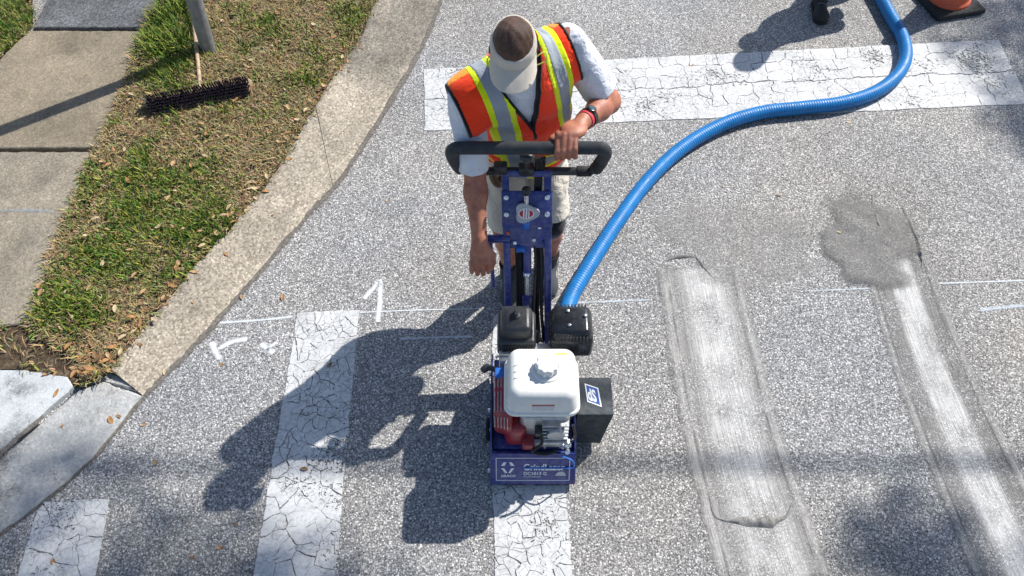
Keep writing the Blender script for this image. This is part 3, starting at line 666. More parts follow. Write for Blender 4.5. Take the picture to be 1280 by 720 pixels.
# fuel tank
tk = MB(); tx0, tx1 = X0 - .122, X0 + .186
b = bmesh.new(); bmesh.ops.create_cube(b, size=1)
for v in b.verts:
    t = v.co.z + .5; ins = .018 * t
    v.co = Vector(((tx0 + tx1) / 2 + v.co.x * (tx1 - tx0 - 2 * ins), 1.792 + v.co.y * (.272 - 2 * ins), .497 + .128 * t))
vert = [e for e in b.edges if abs(e.verts[0].co.z - e.verts[1].co.z) > .05]
bmesh.ops.bevel(b, geom=vert, offset=.045, segments=6, profile=.5, affect='EDGES')
top = [e for e in b.edges if all(v.co.z > .62 for v in e.verts) and len([f for f in e.link_faces if abs(f.normal.z) < .7]) == 1]
bmesh.ops.bevel(b, geom=top, offset=.034, segments=5, profile=.5, affect='EDGES'); tk.bm(b); b.free()
b = bmesh.new(); bmesh.ops.create_cube(b, size=1)
for v in b.verts: v.co = Vector(((tx0 + tx1) / 2 + v.co.x * (tx1 - tx0 + .010), 1.792 + v.co.y * .284, .498 + v.co.z * .026))
bmesh.ops.bevel(b, geom=[e for e in b.edges if abs(e.verts[0].co.z - e.verts[1].co.z) > .01], offset=.048, segments=6, profile=.5, affect='EDGES')
bmesh.ops.bevel(b, geom=[e for e in b.edges if abs(e.verts[0].co.z - e.verts[1].co.z) < .001 and len(e.link_faces) == 2 and abs(e.link_faces[0].normal.z - e.link_faces[1].normal.z) > .5], offset=.009, segments=3, profile=.5, affect='EDGES'); tk.bm(b); b.free()
for k in range(3): tk.box((X0 - .085, 1.755 + k * .030, .6215), (X0 - .045, 1.758 + k * .030, .6265), .001, 1)
tk.cyl((X0 + .052, 1.800, .615), (X0 + .052, 1.800, .632), .068, .064, 36, bev=.004)
tank = tk.build('fuel_tank', 'white', gr, sharp=50)
cp = MB(); V = []; nn_ = 64
for z, rr, am in ((.630, .047, .0035), (.662, .047, .0035), (.670, .043, .003), (.672, .030, .0)):
    for k in range(nn_):
        a = 2 * math.pi * k / nn_; q = rr + am * math.cos(a * 10); V.append((X0 + .052 + q * math.cos(a), 1.800 + q * math.sin(a), z))
F = [(i * nn_ + k, i * nn_ + (k + 1) % nn_, (i + 1) * nn_ + (k + 1) % nn_, (i + 1) * nn_ + k) for i in range(3) for k in range(nn_)] + [tuple(3 * nn_ + k for k in range(nn_))]
cp.add(V, F).build('fuel_cap', 'cap', tank, sharp=40)
# labels on the tank front (slanted face)
fy = Vector((0, .018, .128)).normalized(); fo = Vector((X0 - .01, 1.6565, .4975))
lw = MB(); lw.prism([(0, .030), (.088, .030), (.088, .062), (0, .062)], .0008, fo - Vector((0, .001, 0)), (1, 0, 0), fy); wl_ = lw.build('warning_label', 'labelgrey', tank)
MB().prism([(-.002, .062), (.092, .062), (.092, .068), (-.002, .068)], .0010, fo - Vector((0, .001, 0)), (1, 0, 0), fy).build('warning_stripe', 'labelred', tank)
ln = MB()
for k in range(4): ln.prism([(.005, .034 + k * .007), (.083 - .01 * (k % 2), .034 + k * .007), (.083 - .01 * (k % 2), .036 + k * .007), (.005, .036 + k * .007)], .0014, fo - Vector((0, .001, 0)), (1, 0, 0), fy)
ln.build('printed_lines', 'label', tank)
MB().prism([(X0 + .085, 1.868), (X0 + .142, 1.868), (X0 + .142, 1.890), (X0 + .085, 1.890)], .001, (0, 0, .6248), (1, 0, 0), (0, 1, 0)).build('caution_label', 'label', tank)
MB().prism([(X0 + .090, 1.869), (X0 + .137, 1.869), (X0 + .137, 1.877), (X0 + .090, 1.877)], .0016, (0, 0, .6248), (1, 0, 0), (0, 1, 0)).build('caution_stripe', 'labelyel', tank)
# air cleaner
ac = MB(); ac.box((X0 - .158, 1.975, .44), (X0 + .012, 2.155, .545), .018, 3); ac.box((X0 - .146, 1.995, .52), (X0 + .000, 2.150, .605), .028, 4, taper=.93)
air = ac.build('air_cleaner', 'black', gr)
for k in range(12): MB().box((X0 - .136 + k * .0118, 1.966, .46), (X0 - .130 + k * .0118, 1.998, .535), .001, 1).build('vent_slat', 'blackgloss', air)
wn_ = MB().cyl((X0 - .078, 2.082, .60), (X0 - .078, 2.082, .612), .021, seg=20, bev=.003); wn_.cyl((X0 - .078, 2.082, .61), (X0 - .078, 2.082, .628), .010, seg=12); wn_.box((X0 - .082, 2.064, .612), (X0 - .074, 2.100, .636), .002, 1)
wn_.build('wing_nut', 'black', air)
MB().box((X0 - .15, 1.92, .40), (X0 + .15, 2.02, .49), .015, 2).build('carburettor_base', 'silver', gr)
# muffler with heat guard
mu = MB(); mu.box((X0 + .070, 1.985, .415), (X0 + .262, 2.165, .545), .02, 3); mu.box((X0 + .074, 1.990, .50), (X0 + .258, 2.160, .588), .026, 4, taper=.92)
muf = mu.build('muffler_guard', 'blackgloss', gr)
for yy in (1.9875, 2.158):
    for k in range(10): MB().box((X0 + .095 + k * .0148, yy - .006, .545), (X0 + .1015 + k * .0148, yy + .006, .575), .001, 1).build('guard_slat', 'black', muf)
for xx, yy in ((.155, 2.04), (.152, 2.115), (.225, 2.09)): MB().cyl((X0 + xx, yy, .585), (X0 + xx, yy, .597), .0075, seg=6, bev=.001).build('bolt', 'zinc', muf)
# starter grip and choke
sg = MB().tube([(X0 - .225, 1.895, .445), (X0 - .20, 1.91, .455), (X0 - .165, 1.90, .452)], [.010, .015, .017, .018, .017, .015, .013, .012, .011], 10, smooth=4); sg.build('starter_grip', 'black', gr)
MB().box((X0 - .168, 1.845, .425), (X0 - .120, 1.905, .475), .010, 2).build('fuel_lever', 'blue2', gr)
MB().tube([(X0 - .105, 1.93, .52), (X0 - .14, 1.935, .515), (X0 - .165, 1.928, .51)], .006, 8).build('choke_lever', 'steel', gr)
# black side box with sticker
bx_ = MB(); bx_.prism([(X0 + .190, .06), (X0 + .315, .045), (X0 + .352, .325), (X0 + .196, .325)], .185, (0, 1.935, 0), (1, 0, 0), (0, 0, 1)); bxo = bx_.build('side_box', 'boxblack', gr)
stk = [(X0 + .232, 1.905), (X0 + .292, 1.882), (X0 + .302, 1.786), (X0 + .240, 1.812)]
MB().prism(stk[::-1], .001, (0, 0, .3252), (1, 0, 0), (0, 1, 0)).build('sticker_border', 'label', bxo)
cx_ = sum(p[0] for p in stk) / 4; cy_ = sum(p[1] for p in stk) / 4
MB().prism([(cx_ + (p[0] - cx_) * .82, cy_ + (p[1] - cy_) * .86) for p in stk][::-1], .0016, (0, 0, .3252), (1, 0, 0), (0, 1, 0)).build('sticker', 'labelblue', bxo)
text('dS', .084, 'label', bxo, (X0 + .2445, 1.824, .3272), Vector((1, -.38, 0)), Vector((-.10, 1, 0)), bold=.003, sx=.50)
# frame uprights to the handle
TOP = Vector((0, 2.575, .985)); BOT = Vector((0, 2.12, .20)); dirb = (BOT - TOP).normalized(); nb = Vector((1, 0, 0)).cross(dirb); nb = -nb if nb.z < 0 else nb
def fpnt(x, s, o=0): p = TOP.lerp(BOT, s); return Vector((ax(p.y) + x, p.y, p.z)) + nb * o
def bar(x, s0, s1, w, h, o=0, x1=None):
    a = fpnt(x, s0, o); b_ = fpnt(x if x1 is None else x1, s1, o); d = b_ - a; L = d.length
    mt = Matrix((Vector((1, 0, 0)), d.normalized(), Vector((1, 0, 0)).cross(d.normalized()))).transposed().to_4x4()
    return (Vector((-w / 2, -L / 2, -h / 2)), Vector((w / 2, L / 2, h / 2)), (a + b_) / 2, mt)
def addbar(mb, *a, bev=.004, **k):
    lo, hi, c, mt = bar(*a, **k); b = MB().box(lo, hi, bev, 2, mat=None)
    mb.add([mt @ Vector(v) + c for v in b.v], b.f); return mb
for xx in (-.092, .092): addbar(MB(), xx, .0, .98, .032, .045).build('upright', 'blue', gr)
addbar(MB(), 0.0, .30, .52, .036, .036).build('height_actuator', 'blue', gr)
act = MB().cyl(fpnt(0, .50), fpnt(0, .66), .013, seg=14); act.build('actuator_rod', 'zinc', gr)
MB().cyl(fpnt(0, .515), fpnt(0, .54), .021, seg=14, bev=.003).build('rod_collar', 'zinc', gr)
cl_ = MB(); addbar(cl_, 0, .64, .74, .050, .04); addbar(cl_, .006, .72, .98, .03, .03); cl_.build('clevis', 'blue', gr)
MB().cyl(fpnt(0, .69, .02), fpnt(0, .69, .032), .009, seg=6).build('bolt', 'zinc', gr)
pl = MB(); addbar(pl, 0, .085, .27, .222, .010, o=.028); plate = pl.build('control_plate', 'blue', gr)
rp = MB(); c0 = fpnt(0, .272, .016); rp.cyl(c0 - nb * .006, c0 + nb * .006, .092, seg=40, bev=.002); rp.build('round_plate', 'blue', gr)
for xx, s_ in ((-.09, .115), (-.09, .20), (.088, .115), (.088, .20)): MB().cyl(fpnt(xx, s_, .032), fpnt(xx, s_, .044), .0125, seg=6, bev=.002).build('bolt', 'zinc', plate)
for xx, s_ in ((-.085, .30), (-.06, .255), (.055, .27), (.03, .335), (-.055, .35)): MB().cyl(fpnt(xx, s_, .020), fpnt(xx, s_, .030), .009, seg=6, bev=.001).build('bolt', 'zinc' if xx > -.07 else 'orange', gr)
tf = MB(); addbar(tf, 0, -.012, .018, .222, .034, o=.012); tf.build('cross_bar', 'blue', gr)
addbar(MB(), 0, .345, .385, .20, .03, o=-.004).build('cross_bar', 'blue', gr)
cb = MB().cyl(fpnt(-.185, .335, .012), fpnt(-.075, .335, .012), .020, seg=16, bev=.003); cb.build('pivot_tube', 'blue', gr)
MB().cyl(fpnt(-.165, .335, .012), fpnt(-.158, .60, -.01), .010, seg=10).build('lever_rod', 'blue', gr)
MB().box(fpnt(-.03, .385, .02) - Vector((.02, .012, .012)), fpnt(-.03, .385, .02) + Vector((.02, .012, .012)), .003).build('limit_switch', 'blue2', gr)
# depth knob with emblem
kn = MB(); kc = fpnt(-.004, .185, .05); kn.cyl(kc - nb * .012, kc + nb * .010, .018, seg=16)
k2 = [(math.cos(a) * (.050 + .009 * math.cos(3 * a)), math.sin(a) * (.042 + .006 * math.cos(3 * a))) for a in (2 * math.pi * i / 36 for i in range(36))]
upb = -dirb; kn.prism([(x_, y_) for x_, y_ in k2], .018, kc, (1, 0, 0), upb); knob = kn.build('depth_knob', 'knobgrey', gr)
em = [(.034 * math.cos(2 * math.pi * i / 28), .024 * math.sin(2 * math.pi * i / 28)) for i in range(28)]
MB().prism(em, .001, kc + nb * .0185, (1, 0, 0), upb).build('emblem', 'label', knob)
for sgn in (-1, 1):
    half = [(sgn * .030 * math.cos(a), .019 * math.sin(a)) for a in (R(-62 + 124 * i / 12) for i in range(13))]
    MB().prism(half[::sgn], .0016, kc + nb * .0185, (1, 0, 0), upb).build('emblem', 'labelred', knob)
for xx in (-.006, .006):
    MB().prism([(xx - .002, -.021), (xx + .002, -.021), (xx + .004, .021), (xx, .021)], .0016, kc + nb * .0185, (1, 0, 0), upb).build('emblem', 'labelred', knob)
MB().cyl(kc + upb * .02, kc + upb * .085 + nb * .02, .011, seg=12).build('knob_shaft', 'zinc', gr)
MB().cyl(kc - upb * .04 - nb * .004, kc - upb * .075 - nb * .02, .017, seg=14, bev=.002).build('threaded_rod', 'blue2', gr)
MB().ball(kc + upb * .105 + nb * .025, .021, 18).build('ball_knob', 'blackgloss', gr)
# handle loop
HY, HZ, LY, LZ = 2.485, 1.212, 2.578, .985
hx0, hx1 = -.248, .384
def hp(x, t): return Vector((x, LY + (HY - LY) * t, LZ + (HZ - LZ) * t))
rad = .22
lp = [hp(.06, 1), hp(-.05, 1), hp(hx0 + .06, 1), hp(hx0 + .018, .97), hp(hx0, .78), hp(hx0 + .012, .35), hp(hx0 + .026, .12)]
rp_ = [hp(.05, 1), hp(.2, 1), hp(hx1 - .06, 1), hp(hx1 - .018, .97), hp(hx1, .78), hp(hx1 - .012, .35), hp(hx1 - .026, .12)]
foam = MB(); foam.tube(lp[::-1][:-1] + rp_, .0275, 18, smooth=8); foam.build('handle_grip', 'foam', gr)
lowb = MB(); lowb.tube([hp(hx0 + .024, .16), hp(hx0 + .04, .02), hp(hx0 + .08, 0), hp(.06, 0), hp(hx1 - .08, 0), hp(hx1 - .04, .02), hp(hx1 - .024, .16)], .0185, 16, smooth=6); lowb.build('handle_bar', 'black', gr)
MB().tube([hp(hx1 - .006, .5), hp(hx1 - .022, .12)], .0285, 14).build('grip_sleeve', 'rubber', gr)
MB().cyl(hp(.28, 0), hp(.345, 0), .0235, seg=16, bev=.003).build('grip_sleeve', 'rubber', gr)
ht = MB(); ht.box(hp(-.05, 0.12) - Vector((.03, .022, .022)), hp(-.05, 0.12) + Vector((.03, .022, .028)), .008); ht.build('hour_meter', 'black', gr)
hk = MB().cyl(hp(.062, .10), hp(.062, .55) + Vector((0, -.01, 0)), .013, seg=12); hk.ball(hp(.062, .72) + Vector((0, -.012, 0)), .026, 16, (1.25, 1, .8)); hk.box(hp(.062, .06) - Vector((.034, .028, .02)), hp(.062, .06) + Vector((.034, .02, .03)), .008); hk.build('throttle_lever', 'black', gr)
MB().cyl(hp(.062, .34) + Vector((0, -.013, 0)), hp(.062, .50) + Vector((0, -.016, 0)), .006, seg=10).build('lever_pin', 'zinc', gr)
for q, (x1, x2) in enumerate(((.045, .035), (.056, .046), (.066, .062), (.036, .026))):
    MB().tube([hp(.10 + .012 * q, .6), hp(.105 + .01 * q, .1), fpnt(x1 - .01, .22, -.01), fpnt(x1, .45, -.02 + .012 * q), fpnt(x2, .70, -.01 + .012 * q), fpnt(x2 + .008, .9, 0), (X0 - .01 + .012 * q, 2.12, .42), (X0 + .02, 2.02, .44)], .0062 if q % 2 else .008, 8, smooth=8).build('control_cable', 'cable', gr)
wb = MB().tube([fpnt(-.035, .36, -.03), fpnt(-.033, .62, -.03), fpnt(-.034, .9, -.02)], .022, 10, smooth=5); wb.build('belt_guard', 'rubber', gr)
MB().cyl((X0 + .12, 2.12, .12), (X0 + .155, 2.26, .11), .046, seg=24, bev=.004).build('vacuum_port', 'blue', gr)

# ================================================================== HOSE
hpx = [(712, 376), (733, 338), (770, 280), (808, 228), (850, 187), (900, 157), (950, 141), (1000, 135), (1050, 129), (1092, 116), (1120, 96), (1132, 72), (1128, 46), (1113, 20), (1098, -8), (1080, -40), (1050, -90)]
hp3 = [Vector((.242, 2.235, .11)), Vector((.262, 2.36, .075))] + [P(x, y, .046) for x, y in hpx]
hc = catmull(hp3, 14); fine = []; acc = 0
for i in range(len(hc) - 1):
    k = max(1, int((hc[i + 1] - hc[i]).length / .0034))
    for j in range(k): fine.append(hc[i].lerp(hc[i + 1], j / k))
for _ in range(3): fine = [fine[0]] + [(fine[i - 1] + fine[i] * 2 + fine[i + 1]) / 4 for i in range(1, len(fine) - 1)] + [fine[-1]]
dist = 0; rr = []
for i, p in enumerate(fine):
    if i: dist += (fine[i] - fine[i - 1]).length
    rr.append(.0425 + .0008 * math.cos(2 * math.pi * dist / .0165))
hm = MB().tube(fine, rr, 20)
hose = hm.build('vacuum_hose', 'hose', None, (.28, 2.6, 0), sharp=180, label='blue ribbed vacuum hose curving across the road to the grinder', cat='hose')

# ================================================================== POLE, BROOM, CONE
pb = P(262, 67, .03); lean = Vector((.015, .10, 1.0)).normalized()
pole = empty('sign_pole', pb, label='round grey steel post standing in the grass verge', cat='post')
MB().cyl(pb - lean * .05, pb + lean * 3.2, .050, seg=28).build('post', 'steel', pole)
MB().cyl(pb + lean * 3.19, pb + lean * 3.23, .054, .045, seg=28, bev=.006).build('post_cap', 'steel', pole)
bc = P(250, 120, .075); d_b = (P(316, 104, .085) - P(184, 130, .085)); Lb = d_b.length; d_b.normalize()
br = empty('push_broom', (bc.x, bc.y, .03), label='push broom with dark bristles lying in the grass beside the grey post', cat='broom')
bd = Vector((.1, -.62, .66)); bd = (bd - d_b * bd.dot(d_b)).normalized(); bw = d_b.cross(bd).normalized()      # bristles point back at the road
mt = Matrix((d_b, bw, bd)).transposed().to_4x4(); mt.translation = bc - bd * .035
blk = MB().box((-Lb / 2, -.048, -.022), (Lb / 2, .048, .018), .006); blk.v = [tuple(mt @ Vector(v)) for v in blk.v]; blk.build('head_block', 'wood', br)
tb = MB(); rb = random.Random(2)
for i in range(40):
    for j in range(7):
        x = -Lb / 2 + .012 + (Lb - .024) * (i + (.5 if j % 2 else 0)) / 40; y = -.042 + .084 * j / 6
        for q in range(5):
            a = Vector((x + rb.uniform(-.003, .003), y + rb.uniform(-.003, .003), .014)); e = a + Vector((rb.uniform(-.005, .005), (y * .35) + rb.uniform(-.005, .005), .078 + rb.uniform(-.007, .005)))
            w0 = .0034; V = []
            for cc, ww in ((a, w0), (e, w0 * .85)):
                for t in range(3): an = 2 * math.pi * t / 3 + q; V.append(mt @ (cc + Vector((math.cos(an) * ww, math.sin(an) * ww, 0))))
            tb.add(V, [(0, 1, 4, 3), (1, 2, 5, 4), (2, 0, 3, 5), (3, 4, 5)])
tb.build('bristles', 'bristle', br, kind='stuff')
h0 = mt @ Vector((0, 0, -.01)); h1 = P(238, -20, .17)
MB().cyl(h0, h1, .0135, seg=12).build('broom_handle', 'wood', br)
MB().cyl(h0, h0 + (h1 - h0).normalized() * .05, .019, seg=12, bev=.003).build('handle_socket', 'zinc', br)

cc = P(1184, 1, .02); cone = empty('traffic_cone', (cc.x, cc.y, 0), label='orange traffic cone with a black square rubber base', cat='cone')
rz = Matrix.Rotation(R(14), 4, 'Z')
cb = MB().box((-.19, -.19, .004), (.19, .19, .045), .016, 3); cb.v = [tuple(rz @ Vector(v) + Vector((cc.x, cc.y, 0))) for v in cb.v]; base = cb.build('cone_base', 'rubber', cone)
prof = [(.150, .044), (.148, .060), (.132, .075), (.030, .70), (.026, .712), (.020, .712)]; V = []; ns = 40
for r_, z in prof:
    for k in range(ns): a = 2 * math.pi * k / ns; V.append((cc.x + r_ * math.cos(a), cc.y + r_ * math.sin(a), z))
F = [(i * ns + k, i * ns + (k + 1) % ns, (i + 1) * ns + (k + 1) % ns, (i + 1) * ns + k) for i in range(len(prof) - 1) for k in range(ns)]
MB().add(V, F).build('cone_body', 'orange', cone)
col1 = MB(); V = []
for t in (.45, .75):
    r_ = .132 - (t * .70 - .075) / .625 * .102 + .0015
    for k in range(ns): a = 2 * math.pi * k / ns; V.append((cc.x + r_ * math.cos(a), cc.y + r_ * math.sin(a), t * .70))
col1.add(V, [(k, (k + 1) % ns, ns + (k + 1) % ns, ns + k) for k in range(ns)]); col1.build('reflective_collar', 'label', cone)

# ================================================================== PEOPLE (implicit surfaces meshed on a grid)
class Grid:
    def __init__(s, lo, hi, h):
        s.lo = np.array(lo, np.float32); s.h = h; n = np.ceil((np.array(hi) - np.array(lo)) / h).astype(int) + 1
        s.X = (s.lo[0] + h * np.arange(n[0], dtype=np.float32))[:, None, None]; s.Y = (s.lo[1] + h * np.arange(n[1], dtype=np.float32))[None, :, None]; s.Z = (s.lo[2] + h * np.arange(n[2], dtype=np.float32))[None, None, :]
    def cap(s, a, b, ra, rb=None, flat=None):
        a = np.array(a, np.float32); b = np.array(b, np.float32); rb = ra if rb is None else rb
        d = b - a; l2 = float(d @ d) + 1e-9; px = s.X - a[0]; py = s.Y - a[1]; pz = s.Z - a[2]
        t = np.clip((px * d[0] + py * d[1] + pz * d[2]) / l2, 0, 1)
        return np.sqrt((px - t * d[0]) ** 2 + (py - t * d[1]) ** 2 + (pz - t * d[2]) ** 2) - (ra + (rb - ra) * t)
    def ell(s, c, r, axes=None):
        px = s.X - c[0]; py = s.Y - c[1]; pz = s.Z - c[2]
        if axes is None: q = [px, py, pz]
        else: q = [px * a[0] + py * a[1] + pz * a[2] for a in axes]
        k0 = np.sqrt(sum((q[i] / r[i]) ** 2 for i in range(3))); k1 = np.sqrt(sum((q[i] / r[i] ** 2) ** 2 for i in range(3))) + 1e-6
        return k0 * (k0 - 1) / k1
    def plane(s, p, n):
        n = np.array(n, np.float32); n = n / np.linalg.norm(n); return (s.X - p[0]) * n[0] + (s.Y - p[1]) * n[1] + (s.Z - p[2]) * n[2]
    def wob(s, f, ph, amp):
        return amp * (np.sin(f * (s.X * 1.0 + .7 * s.Z) + ph) * np.sin(f * (.9 * s.Y - .5 * s.Z) + 1.7 * ph) + .6 * np.sin(1.9 * f * (.6 * s.X - .5 * s.Y + .9 * s.Z) + 2.3 * ph))
def smin(a, b, k):
    h = np.clip(.5 + .5 * (b - a) / k, 0, 1); return b + (a - b) * h - k * h * (1 - h)
def union(k, *l):
    r = l[0]
    for q in l[1:]: r = smin(r, q, k)
    return r
def nets(g, D):
    ins = D < 0; nx, ny, nz = D.shape
    cnt = sum(ins[i:nx - 1 + i, j:ny - 1 + j, k:nz - 1 + k].astype(np.int8) for i in (0, 1) for j in (0, 1) for k in (0, 1))
    act = (cnt > 0) & (cnt < 8); idx = np.argwhere(act); ids = np.full(act.shape, -1, np.int32); ids[act] = np.arange(len(idx))
    cor = [(i, j, k) for i in (0, 1) for j in (0, 1) for k in (0, 1)]
    val = {c: D[idx[:, 0] + c[0], idx[:, 1] + c[1], idx[:, 2] + c[2]] for c in cor}
    S = np.zeros((len(idx), 3), np.float32); N = np.zeros(len(idx), np.float32)
    for a in cor:
        for ax_ in range(3):
            if a[ax_] == 0:
                b = list(a); b[ax_] = 1; b = tuple(b); va = val[a]; vb = val[b]; m = (va < 0) != (vb < 0)
                t = np.where(m, va / (va - vb + 1e-12), 0); p = np.array(a, np.float32)[None, :].repeat(len(idx), 0); p[:, ax_] += t
                S[m] += p[m]; N[m] += 1
    V = g.lo + g.h * (idx + S / N[:, None]); Fs = []
    for ax_ in range(3):
        sl0 = [slice(None)] * 3; sl1 = [slice(None)] * 3; sl0[ax_] = slice(0, -1); sl1[ax_] = slice(1, None)
        a = ins[tuple(sl0)]; b = ins[tuple(sl1)]; e = np.argwhere(a != b); u, v = [q for q in range(3) if q != ax_]
        ok = (e[:, u] > 0) & (e[:, v] > 0) & (e[:, u] < D.shape[u] - 1) & (e[:, v] < D.shape[v] - 1); e = e[ok]
        def at(du, dv):
            q = e.copy(); q[:, u] += du; q[:, v] += dv; return ids[q[:, 0], q[:, 1], q[:, 2]]
        q = np.stack([at(-1, -1), at(0, -1), at(0, 0), at(-1, 0)], 1); flip = a[e[:, 0], e[:, 1], e[:, 2]]
        if ax_ == 1: flip = ~flip
        q[~flip] = q[~flip][:, ::-1]; Fs.append(q)
    return V, np.concatenate(Fs, 0)
def relax(V, F, it=2):
    for _ in range(it):
        S = np.zeros_like(V); C = np.zeros(len(V), np.float32)
        for a, b in ((0, 1), (1, 2), (2, 3), (3, 0)):
            np.add.at(S, F[:, a], V[F[:, b]]); np.add.at(C, F[:, a], 1); np.add.at(S, F[:, b], V[F[:, a]]); np.add.at(C, F[:, b], 1)
        V = V * .5 + .5 * S / np.maximum(C, 1)[:, None]
    return V
def biggest(V, F):
    lab = np.arange(len(V))
    while True:
        m = lab[F].min(1); new = lab.copy()
        for c in range(4): np.minimum.at(new, F[:, c], m)
        new = new[new]
        if (new == lab).all(): break
        lab = new
    u, c = np.unique(lab, return_counts=True); keep = lab == u[c.argmax()]; idx = np.cumsum(keep) - 1
    return V[keep], idx[F[keep[F].all(1)]]
def sdf_obj(name, g, D, mat, parent, it=1, largest=False, **k):
    V, F = nets(g, D)
    if largest: V, F = biggest(V, F)
    V = relax(V, F, it) if it else V
    return mesh_obj(name, np_mesh(name, V, F), mat, parent, **k)
A = lambda *v: np.array(v, np.float32)

# ---- operator
pr = empty('person', (.08, 2.74, 0), label='person in an orange safety vest and tan visor holding the grinder handle', cat='person')
hipR, hipL = A(-.03, 2.80, .90), A(.15, 2.83, .90); knR, knL = A(-.035, 2.67, .50), A(.195, 2.71, .49); anR, anL = A(-.012, 2.73, .09), A(.20, 2.80, .09)
wai = A(.065, 2.80, 1.08); che = A(.055, 2.76, 1.28); nec = A(.045, 2.70, 1.49)
shR, shL = A(-.188, 2.630, 1.362), A(.232, 2.83, 1.475); elR, elL = A(-.158, 2.545, 1.06), A(.415, 2.815, 1.17)
wrR, wrL = A(-.140, 2.335, .795), A(.296, 2.622, 1.232); hdc = A(.005, 2.585, 1.615)
ex = (shL - shR); ex = ex / np.linalg.norm(ex); ez = nec - A(.06, 2.815, .92); ez = ez - ex * (ez @ ex); ez /= np.linalg.norm(ez); ey = np.cross(ez, ex)     # torso frame, ey points back
oc = (shR + shL) / 2
ha = R(24); hf = A(-.02, -math.cos(ha), -math.sin(ha)); hf /= np.linalg.norm(hf); hx = np.cross(hf, A(0, 0, 1)); hx = -hx if hx[0] < 0 else hx; hx /= np.linalg.norm(hx); hu = np.cross(hx, -hf) ; hu = hu if hu[2] > 0 else -hu
def torso(g):
    return union(.09, g.ell(hipR * .5 + hipL * .5 + A(0, .005, .03), (.165, .115, .14)), g.ell(wai, (.160, .120, .17), (ex, ey, ez)), g.ell(che, (.175, .120, .19), (ex, ey, ez)), g.cap(shR * .82 + shL * .18 - ez * .035, shL * .82 + shR * .18 - ez * .035, .072), g.cap(oc + ez * .0 - ey * .01, nec + A(0, -.02, .05), .062, .055))
def head(g):
    h = union(.03, g.ell(hdc + .018 * hu - .012 * hf, (.078, .098, .098), (hx, hf, hu)), g.ell(hdc - .055 * hu + .018 * hf, (.060, .070, .072), (hx, hf, hu)), g.ell(hdc - .098 * hu + .045 * hf, (.034, .034, .028), (hx, hf, hu)))
    h = smin(h, g.cap(hdc - .02 * hu + .095 * hf, hdc - .052 * hu + .112 * hf, .008, .016), .014)                     # nose
    for s in (-1, 1):
        h = smin(h, g.ell(hdc - .025 * hu + s * .079 * hx - .012 * hf, (.010, .022, .032), (hx, hf, hu)), .008)       # ears
        h = np.maximum(h, -g.ell(hdc - .012 * hu + s * .034 * hx + .100 * hf, (.020, .016, .011), (hx, hf, hu)))      # eye sockets
    h = np.maximum(h, -g.ell(hdc - .078 * hu + .098 * hf, (.026, .014, .004), (hx, hf, hu)))                          # mouth
    return smin(h, g.cap(nec, hdc - .06 * hu - .03 * hf, .058, .056), .03)
meshes = []
g1 = Grid((-.2, 2.45, .02), (.4, 3.0, 1.5), .009)
legs = union(.02, union(.03, g1.cap(hipR, knR, .085, .056), g1.cap(knR, knR * .6 + anR * .4 + A(0, .028, 0), .055, .056), g1.cap(knR * .6 + anR * .4 + A(0, .028, 0), anR, .054, .036)), union(.03, g1.cap(hipL, knL, .085, .056), g1.cap(knL, knL * .6 + anL * .4 + A(0, .028, 0), .055, .056), g1.cap(knL * .6 + anL * .4 + A(0, .028, 0), anL, .054, .036)))
meshes.append(nets(g1, union(.05, legs, torso(g1))))
g2 = Grid((-.15, 2.40, 1.38), (.16, 2.78, 1.78), .0045); Hd = head(g2); meshes.append(nets(g2, Hd))
# right arm, hanging, loosely closed hand
g3 = Grid((-.28, 2.12, .58), (-.03, 2.75, 1.45), .0042)
dh = A(.008, -.56, -.83); dh /= np.linalg.norm(dh); xh = A(1, .05, .0); xh = xh - dh * (xh @ dh); xh /= np.linalg.norm(xh); nh = np.cross(xh, dh); nh = nh if nh[1] < 0 else -nh   # nh = back of the hand, to the camera
mid = wrR + dh * .05
arm = union(.03, g3.cap(shR, elR, .060, .046), g3.cap(elR, elR * .62 + wrR * .38 + A(-.004, .008, 0), .047, .049), g3.cap(elR * .62 + wrR * .38 + A(-.004, .008, 0), wrR, .047, .030))
hand = union(.016, g3.cap(wrR - dh * .02, wrR + dh * .02, .030, .030), g3.ell(wrR + dh * .052, (.046, .058, .021), (xh, dh, nh)), g3.cap(wrR + dh * .088 - xh * .030, wrR + dh * .092 + xh * .030, .0135))
arm = smin(arm, hand, .022)
for q, (o, l1, bend) in enumerate(((-.038, .034, .5), (-.0130, .045, .0), (.0125, .047, -.4), (.0370, .041, .1))):
    b0 = wrR + dh * (.092 - .006 * bend) + xh * o + nh * .004; d1 = dh * .96 - nh * (.16 + .10 * q); b1 = b0 + d1 / np.linalg.norm(d1) * l1; d2 = -nh * .72 + dh * .66; b2 = b1 + d2 * .027; d3 = -nh * .95 - dh * .15; b3 = b2 + d3 * .018
    fng = union(.006, g3.cap(b0, b1, .0115, .0105), g3.cap(b1, b2, .0105, .0095), g3.cap(b2, b3, .0095, .0082)); arm = smin(arm, fng, .002)
t0 = wrR + dh * .028 + xh * .030 - nh * .008; t1 = t0 + dh * .034 + xh * .026 - nh * .004; t2 = t1 + dh * .036 + xh * .002 - nh * .002; t3 = t2 + dh * .024 - xh * .006 - nh * .004
arm = smin(arm, union(.007, g3.cap(t0, t1, .017, .0135), g3.cap(t1, t2, .0135, .0118), g3.cap(t2, t3, .0118, .0095)), .012)
meshes.append(nets(g3, arm))
